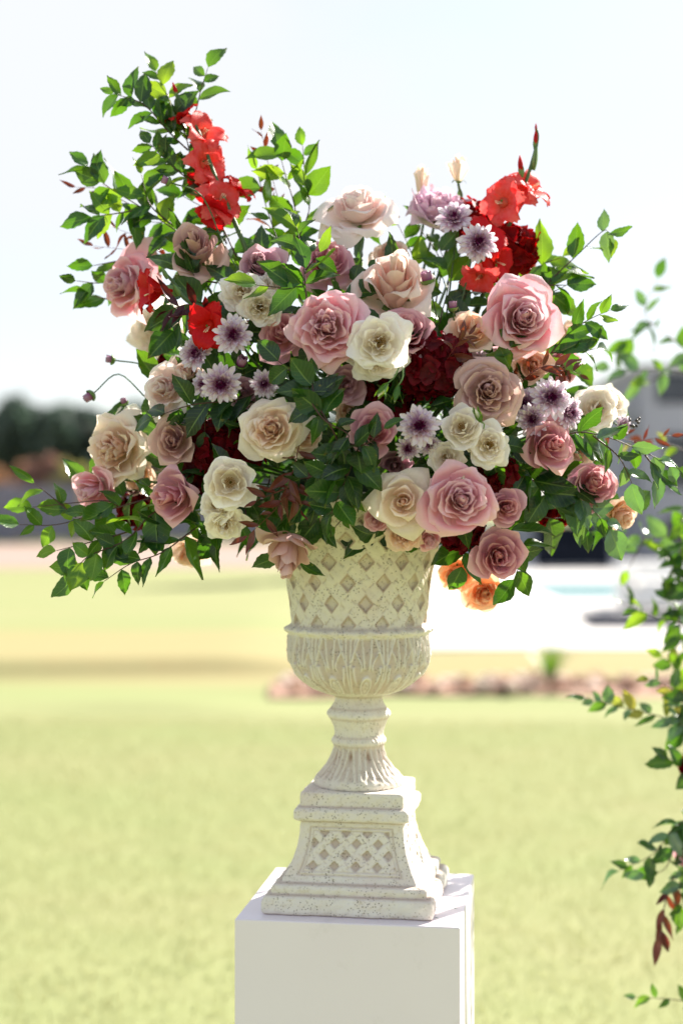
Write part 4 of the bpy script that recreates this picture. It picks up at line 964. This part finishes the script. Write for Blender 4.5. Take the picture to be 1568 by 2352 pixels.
branch('leafy branch of broad lime leaves left of the blush rose', [([(680,680,-.06),(640,560,-.04),(610,470,-.02),(590,390,.0)], 9), ([(660,600,-.04),(680,500,-.02),(655,400,-.02),(640,345,-.01)], 10), ([(680,560,-.05),(710,480,-.03),(700,400,-.02),(695,335,-.02)], 9)], 74, ['green','lime','lime','green'])
branch('glossy branch standing in front of the dusty rose', [([(705,700,-.27),(700,640,-.27),(697,590,-.26),(680,520,-.25)], 9), ([(700,655,-.27),(650,660,-.27),(590,655,-.27)], 4), ([(702,620,-.27),(735,580,-.26)], 3)], 72, GL)
branch('two dark leaves on the tall blush rose stem', [([(830,720,-.1),(828,660,-.08),(826,600,-.05)], 4)], 90, ['dark'])
branch('lime leaves behind the lilac bloom stems', [([(985,760,-.08),(965,650,-.03),(940,570,.0),(905,500,.02)], 8), ([(1000,700,-.05),(1010,600,.0),(960,520,.02)], 6)], 62, ['lime','green'])
branch('upright leaves between the plum buds', [([(1000,860,-.12),(1010,740,-.1),(1030,640,-.06),(1005,560,-.02)], 9), ([(1030,840,-.12),(1060,720,-.1),(1090,680,-.06)], 6)], 70, ['green','lime','dark'])
branch('leafy branch rising at the far upper right', [([(1180,760,-.12),(1250,660,-.06),(1320,590,-.04),(1385,530,-.03),(1400,545,-.03)], 10), ([(1260,655,-.06),(1300,655,-.06)], 3)], 66, ['lime','green','grey'])
branch('broad backlit leaves over the big right rose', [([(1190,760,-.10),(1240,690,-.06),(1300,655,-.05)], 5), ([(1160,720,-.08),(1230,620,-.03),(1290,590,-.02)], 5)], 92, ['lime','lime','green'])
branch('leafy branch right of the big pink right rose', [([(1180,900,-.12),(1240,840,-.12),(1300,770,-.12),(1350,735,-.12),(1400,712,-.12)], 12), ([(1265,810,-.12),(1320,810,-.12),(1370,800,-.1)], 6)], 66, ['green','green','lime'])
branch('long leafy branch reaching the right edge', [([(1220,1080,-.15),(1300,1000,-.16),(1380,1000,-.16),(1470,1035,-.15),(1555,1075,-.14)], 17), ([(1360,1000,-.17),(1420,1050,-.17),(1450,1110,-.16)], 6), ([(1480,1045,-.15),(1530,1110,-.14)], 5)], 66, ['green','grey','grey','dark'], droop=.35)
branch('branch drooping at the right below the mauve rose', [([(1250,1080,-.14),(1310,1120,-.16),(1360,1170,-.16),(1400,1215,-.15)], 8), ([(1300,1110,-.15),(1340,1170,-.15),(1345,1215,-.15)], 5)], 76, ['green','grey','dark'], droop=.4)
branch('broad dark leaves under the right mauve roses', [([(1150,1050,-.14),(1220,1100,-.18),(1260,1150,-.17)], 9), ([(1180,1080,-.15),(1240,1180,-.12),(1300,1190,-.1)], 6)], 84, GD, 'round')
branch('leaves circling the lower right mauve rose', [([(1090,1210,-.2),(1070,1260,-.2),(1060,1300,-.2)], 4), ([(1150,1200,-.2),(1200,1260,-.2),(1180,1330,-.18)], 6)], 72, ['green','dark'], 'round')
# lower left
branch('longest trailing branch at the lower left', [([(430,1120,-.12),(330,1148,-.14),(220,1180,-.14),(130,1205,-.13),(45,1205,-.12)], 12), ([(175,1188,-.14),(130,1150,-.13),(80,1110,-.12)], 4), ([(270,1160,-.14),(230,1150,-.14),(75,1165,-.13)], 2)], 66, ['green','green','lime'], seed=1)
branch('trailing branch with rounded olive leaves at lower left', [([(440,1130,-.14),(350,1180,-.18),(290,1240,-.19),(200,1280,-.18),(175,1320,-.17)], 14), ([(300,1220,-.18),(230,1240,-.18),(130,1265,-.17)], 6)], 66, ['green','lime','green'], 'round')
branch('low trailing branch left of the urn', [([(520,1160,-.14),(440,1220,-.18),(370,1270,-.18),(300,1295,-.18),(240,1335,-.17)], 13), ([(450,1200,-.17),(400,1180,-.17),(350,1230,-.17)], 5)], 72, GD)
branch('leaves lying along the lower left flowers', [([(470,1080,-.16),(400,1090,-.16),(320,1130,-.08),(250,1150,-.03)], 7)], 66, GD)
branch('dark leaves under the lower white blooms', [([(560,1130,-.2),(560,1200,-.22),(500,1240,-.2),(430,1240,-.15)], 7)], 66, GD)
# centre
branch('glossy central branch under the central pink rose', [([(800,1080,-.30),(770,1000,-.34),(735,940,-.34),(700,880,-.33),(640,830,-.30)], 10), ([(740,950,-.34),(720,900,-.34),(715,860,-.33)], 4)], 66, ['green','dark','dark'], 'round')
branch('leaves hanging over the beige blush rose side', [([(690,880,-.33),(740,960,-.35),(800,1000,-.35),(770,1040,-.34)], 6)], 62, ['green','dark','dark'])
branch('leafy branch falling over the urn rim', [([(840,980,-.30),(815,1050,-.33),(790,1110,-.33),(760,1180,-.31)], 13), ([(800,1090,-.33),(740,1090,-.33),(690,1100,-.31)], 5)], 70, ['green','dark','dark'], 'round')
branch('small lime twig on the urn below the rim', [([(800,1150,-.3),(795,1180,-.27),(770,1210,-.25)], 4)], 34, ['lime'])
branch('leaves in front of the mauve centre rose', [([(800,1020,-.34),(840,1020,-.36),(880,985,-.37)], 4)], 66, ['dark','green'])
branch('leaves left of the beige blush rose', [([(600,900,-.22),(530,920,-.24),(440,930,-.25),(350,960,-.2)], 9), ([(560,900,-.22),(480,950,-.24),(470,990,-.22)], 3)], 76, GD)
branch('serrated leaves beside the wine coloured sprig', [([(520,700,-.14),(440,700,-.14),(400,760,-.14)], 6), ([(500,650,-.1),(450,640,-.1),(420,620,-.1)], 5)], 84, GD, 'round')
branch('three leaves left of the far left pink rose', [([(290,640,.04),(230,650,.02),(175,645,.0)], 4), ([(270,600,.04),(215,610,.02)], 2), ([(260,690,.04),(215,680,.02)], 2)], 66, ['dark','green'])
branch('leaves below the peach pink rose', [([(1060,860,-.15),(1110,800,-.22),(1170,800,-.24),(1150,840,-.22)], 8)], 66, ['green','green','lime'])
branch('dark leaves behind the crimson hydrangea', [([(1100,700,-.02),(1180,650,.04),(1240,610,.06)], 8), ([(1060,560,.06),(1050,500,.08)], 4)], 66, ['green','lime'])
branch('leaves under the lower white trio', [([(960,1040,-.2),(1000,1100,-.22),(1180,1080,-.2)], 8)], 60, GD)
branch('leaves above the central pink rose', [([(800,760,-.15),(790,680,-.2),(850,620,-.12)], 7)], 76, ['dark','green'])
branch('dark leaves hanging in front of the urn rim', [([(700,1080,-.24),(720,1150,-.26),(735,1200,-.25)], 7)], 76, ['dark'], 'round')
branch('dark leaves peeking out left of the urn', [([(620,1100,-.15),(600,1170,-.14),(590,1210,-.12)], 7)], 66, ['dark'])
# red brown sprigs
RB = dict(kind='narrow', mats=['bronze'], twig=M_TWIGR, cat='sprig', name='nandina_sprig', r=.0009)
branch('tiny rust sprig high above the green left branch', [([(640,460,.0),(612,360,.02),(600,300,.02)], 6)], 38, **RB)
branch('rust sprig at the far left beside green leaves', [([(300,470,.02),(230,435,.03),(175,430,.04)], 6)], 34, **RB)
branch('rust sprig in two tiers above the far left rose', [([(480,610,.0),(340,580,.04),(215,565,.05)], 12), ([(430,560,.03),(330,545,.04),(275,528,.05)], 8)], 40, **RB)
branch('bronze sprig hanging over the urn left rim', [([(690,1010,-.27),(670,1090,-.30),(640,1160,-.3),(570,1230,-.28)], 14), ([(665,1100,-.3),(690,1170,-.3)], 6), ([(660,1120,-.3),(590,1150,-.3)], 5)], 52, **RB)
branch('rust sprig below the big upper right rose', [([(1150,920,-.2),(1230,850,-.22),(1280,840,-.2),(1330,860,-.14)], 12)], 44, **RB)
branch('bright rust sprig left of the peach pink rose', [([(1010,850,-.22),(1050,790,-.28),(1075,770,-.28)], 9)], 46, **RB)
branch('rust leaves glowing behind the white trio', [([(600,760,-.05),(530,650,.02),(500,600,.05)], 12), ([(620,540,.04),(640,470,.05)], 6)], 44, **RB)
branch('rust sprig behind the right cream rose', [([(1200,1020,-.08),(1320,960,-.02),(1440,1010,.04),(1540,1000,.06)], 12)], 34, **RB)
branch('wine coloured sprig under the left gladiolus', [([(520,740,-.15),(440,700,-.2),(385,715,-.2)], 8)], 64, kind='narrow', mats=['wine'], twig=M_TWIGR, cat='sprig', name='nandina_sprig', r=.0012)
# dark berries near the right
bo = empty('berry_sprig', px(1425, 970, -.02)); tag(bo, 'sprig of tiny dark berries right of the cream rose', 'berries')
vs, fs = tube_data([Vector((0,0,0)), px(1470, 968, -.02)-bo.location], [.0008, .0005], 5); obj('stem', mesh('stem', vs, fs), M_TWIG, bo)
BM = dome_mesh('berry', 1, 1, .02)
for i in range(14):
    p = px(1425+i*3.3+random.uniform(-3, 3), 968+random.uniform(-10, 14), -.02+random.uniform(-.01, .01))-bo.location
    obj('berry', BM, M_BERRY, bo, Matrix.Translation(p) @ Matrix.Diagonal((.003,.003,.003,1))); obj('berry', BM, M_BERRY, bo, Matrix.Translation(p) @ Matrix.Diagonal((.003,.003,-.003,1)))
# green rose buds hanging from the white bloom
for (lb, u, v, u0, v0) in (('green rosebud showing white, hanging below the open white bloom', 884, 888, 915, 845), ('slim green rosebud right of the half open one', 912, 895, 925, 840), ('small green bud touching the lower white trio', 1100, 962, 1110, 985)):
    o = empty('rosebud', px(u, v, -.345)); tag(o, lb, 'bud'); f = (px(u, v, -.345)-px(u0, v0, -.33)).normalized(); M = axis_mtx(None, f, 1, .021)
    obj('bud', BUDM, SC['cream'], o, M)
    for k in range(4): obj('sepal', LF['narrow'][k], LM['lime'], o, M @ Matrix.Rotation(k*1.57, 4, 'Z') @ Matrix.Translation((0, .1, -.35)) @ Matrix.Rotation(R(74), 4, 'X') @ Matrix.Diagonal((1.6, 1.5, 1.2, 1)))
    vs, fs = tube_data(smooth_path([-f*.007, (px(u0, v0, -.33)-o.location)*.5+Vector((.004,0,0)), px(u0, v0, -.33)-o.location], 4), .0012, 6); obj('stem', mesh('stem', vs, fs), M_SEPAL, o)
# hoverfly on the low pink rose
hf = empty('hoverfly', px(1063, 1098, -.41)); tag(hf, 'tiny striped hoverfly sitting on the low pink rose', 'insect')
vb = []; 
for i in range(7):
    t = i/6; r_ = .0011*math.sin(math.pi*(.12+.82*t))+.0001
    for j in range(8): vb.append((-.004+.008*t, r_*math.cos(j*.785), r_*math.sin(j*.785)))
obj('body', mesh('body', vb, grid_faces(7, 8, True)), simple('insect_body', lin(90,70,40), .4, .5, 900), hf)
for s in (-1, 1): obj('wing', LF['narrow'][0], simple('insect_wing', lin(190,180,170), .2, .1, 50), hf, leaf_matrix(Vector((-.001, -.001, .001)), Vector((.6, -.2, s*.6)), Vector((0, -1, .2)), .005))

# collars of leaves behind the flowers
for i, (lb, u, v, r, y) in enumerate(list(FLOWERS)):
    if not lb or r < 30 or y > -.03 or 'hydrangea' in lb or 'florets' in lb: continue
    rho = math.hypot((u-815)/560, (v-860)/420)
    g = random.Random(i*13+5); yy = y+.09; o = empty('leaf_cluster', px(u, v, yy)); tag(o, 'green leaves tucked behind the '+' '.join(lb.split()[:11]), 'leaves')
    n = 4; a0 = g.random()*6
    for k in range(n):
        a = a0+k*6.283/n+g.uniform(-.3, .3)
        if rho > .75 and (math.cos(a)*(u-815)+math.sin(a)*(860-v)) > 0 and g.random() < .55: continue
        d = Vector((math.cos(a), g.uniform(-.1, .6), math.sin(a))); s = r*(yy-CAM.y)/FOC
        p = Vector((math.cos(a), 0, math.sin(a)))*s*.45
        nr = Vector((g.uniform(-.5, .5), -.8, .4+g.uniform(-.6, .5)))
        obj('leaf', g.choice(LF['leaf']+LF['round'][:2]), LM[g.choice(['green','dark','dark'])], o, leaf_matrix(p, d, nr, g.uniform(.055, .072)))
    V, F = tube_data([Vector((0,0,0)), (CORE-o.location)*.6], .0015, 5); obj('stem', mesh('stem', V, F), M_STEM, o)

# packed foliage in the heart of the arrangement: joined, nobody could count it
def packed():
    base = LF['leaf'][:4]; VV = []; FF = []; tt = []; ss = []; off = 0; g = random.Random(99); n = 0
    dat = []
    for me in base:
        co = np.zeros(len(me.vertices)*3); me.vertices.foreach_get('co', co); fc = np.array([list(p.vertices) for p in me.polygons])
        a = np.zeros(len(me.vertices)); me.attributes['tt'].data.foreach_get('value', a); b = np.zeros(len(me.vertices)); me.attributes['ss'].data.foreach_get('value', b); dat.append((co.reshape(-1, 3), fc, a, b))
    while n < 620:
        d = Vector((g.gauss(0, 1), g.gauss(0, 1), g.gauss(0, 1)+.25)).normalized(); k = g.random()**.5
        p = Vector((.0+d.x*k*.36, .0+d.y*k*.22-.02, 1.70+d.z*k*.27))
        if d.z > .5 and k > .8 and g.random() < .6: continue
        if p.z < 1.60: p.x *= .8
        if p.z < 1.52: continue
        ld = (d+Vector((g.uniform(-.8, .8), g.uniform(-.8, .8), g.uniform(-.8, .8)))).normalized()
        M = np.array(leaf_matrix(p, ld, Vector((g.gauss(0, 1), g.gauss(0, 1), g.gauss(0, 1)+.5)), g.uniform(.045, .07)))
        co, fc, a, b = dat[n % 4]; V = co @ M[:3, :3].T+M[:3, 3]; VV.append(V); FF += [tuple(q+off for q in f) for f in fc]; off += len(V); tt.append(a); ss.append(b); n += 1
    me = mesh('packed_foliage', np.concatenate(VV), FF, True, {'tt': np.concatenate(tt), 'ss': np.concatenate(ss)})
    tag(obj('packed_foliage', me, LM['dark']), 'dark filler foliage packed in the middle of the bouquet', kind='stuff')
packed()
# unseen foam, added to block bright gaps at the urn mouth
fm = MB(); vs = []
for i in range(6):
    for j in range(20): rr = [.148, .147, .146, .12, .08, .0][i]; vs.append((.004+rr*math.cos(j*.314), -.012+rr*math.sin(j*.314), [1.50, 1.58, 1.60, 1.635, 1.655, 1.66][i]))
tag(obj('hidden_foam', mesh('hidden_foam', vs, grid_faces(6, 20, True)), simple('foam_green', lin(40,60,40), .9, .2, 60)), 'unseen dark green foam added in the mouth of the urn', 'foam')

# ------------------------------------------------------------------ second arrangement at the right edge
VM = ['green', 'grey', 'grey', 'grey', 'lime']
Y = .75
def vine(label, twigs, ln, mats=VM, **k): return branch(label, twigs, ln, mats, cat='vine', name='vine_branch', group='vines of the second arrangement', **k)
vine('topmost vine twig beside the upper right sky', [([(1640,860,Y+.3),(1545,780,Y+.3),(1480,720,Y+.3),(1510,640,Y+.3)], 9), ([(1500,740,Y+.3),(1440,785,Y+.3)], 4)], 52, ['lime','green','grey'])
vine('silvery vine twig in front of the house', [([(1640,870,Y+.3),(1540,850,Y+.3),(1460,850,Y+.3),(1400,845,Y+.3)], 9), ([(1540,850,Y+.3),(1470,890,Y+.3)], 3)], 56, ['grey','grey','lime'])
vine('rust tipped vine twig crossing the house wall', [([(1640,1060,Y),(1560,1030,Y),(1500,1010,Y),(1450,1020,Y)], 7)], 36, ['gold','bronze','lime'])
vine('vine twig with a hanging lime leaf before the white sofa', [([(1660,1240,Y),(1580,1230,Y),(1500,1235,Y),(1420,1225,Y)], 11), ([(1480,1235,Y),(1440,1310,Y)], 3)], 60)
vine('dense green vine twig at the edge beside the sofa', [([(1660,1200,Y-.1),(1590,1240,Y-.1),(1540,1300,Y-.1),(1560,1350,Y-.1)], 10)], 62, ['dark','green','green'])
vine('vine twig before the end of the deck', [([(1660,1480,Y-.1),(1580,1440,Y-.1),(1500,1415,Y-.1),(1430,1385,Y-.1)], 13), ([(1560,1430,Y-.1),(1540,1370,Y-.1)], 4)], 54, ['lime','green','grey'])
vine('long silvery vine twig over the stone bed', [([(1670,1720,Y-.25),(1560,1660,Y-.25),(1450,1630,Y-.25),(1345,1605,Y-.25)], 20), ([(1560,1655,Y-.25),(1540,1580,Y-.25),(1490,1560,Y-.25)], 7)], 48, ['grey','green','grey','gold'])
vine('vine twig with golden leaves above the long silvery one', [([(1660,1600,Y-.1),(1580,1560,Y-.1),(1520,1510,Y-.1)], 9)], 50, ['gold','lime','green'])
vine('dark leaves around the red berry at the edge', [([(1650,1790,Y-.35),(1580,1770,Y-.35),(1530,1740,Y-.35)], 6)], 62, ['dark','green'])
vine('drooping vine with curled leaves against the lawn', [([(1660,1880,Y-.35),(1560,1890,Y-.35),(1500,1960,Y-.35),(1420,2000,Y-.35)], 13), ([(1560,1890,Y-.35),(1530,1990,Y-.35),(1480,2010,Y-.35)], 6), ([(1650,1960,Y-.35),(1570,2000,Y-.35),(1560,2080,Y-.35)], 8)], 56, ['green','dark','grey','green'])
vine('lime vine twig at the lower right corner', [([(1670,2340,Y-.3),(1570,2300,Y-.3),(1460,2290,Y-.3)], 8)], 50, ['lime','green','grey'])
vine('silver green vine stem running down the edge by the deck', [([(1600,1100,Y-.1),(1560,1220,Y-.1),(1580,1350,Y-.1),(1560,1450,Y-.1),(1590,1560,Y-.1)], 26)], 50, ['grey','green','lime','dark'])
vine('leafy vine stem at the edge over the lawn', [([(1600,1560,Y-.25),(1560,1640,Y-.25),(1585,1740,Y-.25),(1600,1850,Y-.25)], 18)], 48, ['green','dark','grey'])
vine('thin curling vine stem at the edge near the tassel', [([(1600,1850,Y-.35),(1560,1920,Y-.35),(1575,2000,Y-.35),(1560,2120,Y-.35)], 16)], 46, ['green','dark','grey'])
branch('dry brown seed tassel hanging from the drooping vine', [([(1545,2010,Y-.35),(1525,2080,Y-.35),(1512,2150,Y-.35)], 8)], 58, ['wine','bronze'], kind='narrow', twig=M_TWIG, cat='vine', name='vine_branch', droop=1.2, r=.002)
for (lb, u, v, r, sc, vr) in (('dark red bloom cut by the right edge', 1578, 1760, 26, 'hydra', 'mid0'), ('pink bloom low at the right edge', 1582, 1965, 34, 'pink', 'mid1')):
    o = rose(lb, u, v, r, vr, sc, -.3, 0, Y-.35, target=px(1690, 1500, Y-.1))
# leg of the arch the vines grow from, just outside the frame
st = MB(); xx = px(1690, 1500, Y-.1).x; V, F = tube_data([(0, 0, 0), (0, 0, 1.2), (.05, 0, 2.2)], [.02, .018, .015], 10)
so = obj('flower_arch', mesh('flower_arch', V, F), simple('arch_metal', lin(60,60,58), .5)); so.location = (xx, Y-.1, 0); tag(so, 'dark metal arch leg carrying the vines outside the right edge', 'arch')
# small green flecks on the pedestal top
for i, (x, y) in enumerate(((.13, -.165), (.168, -.10))):
    o = obj('leaf_fleck', mesh('leaf_fleck', [(-.003,-.0012,0),(.0035,-.001,.0004),(.003,.0015,0),(-.0025,.0014,.0006)], [(0,1,2,3)]), simple('fleck_green', lin(40,100,70), .6)); o.location = (x, y, .8515); tag(o, ['tiny green fleck lying near the front right pedestal corner','tiny green fleck farther back on the pedestal top'][i], 'fleck')
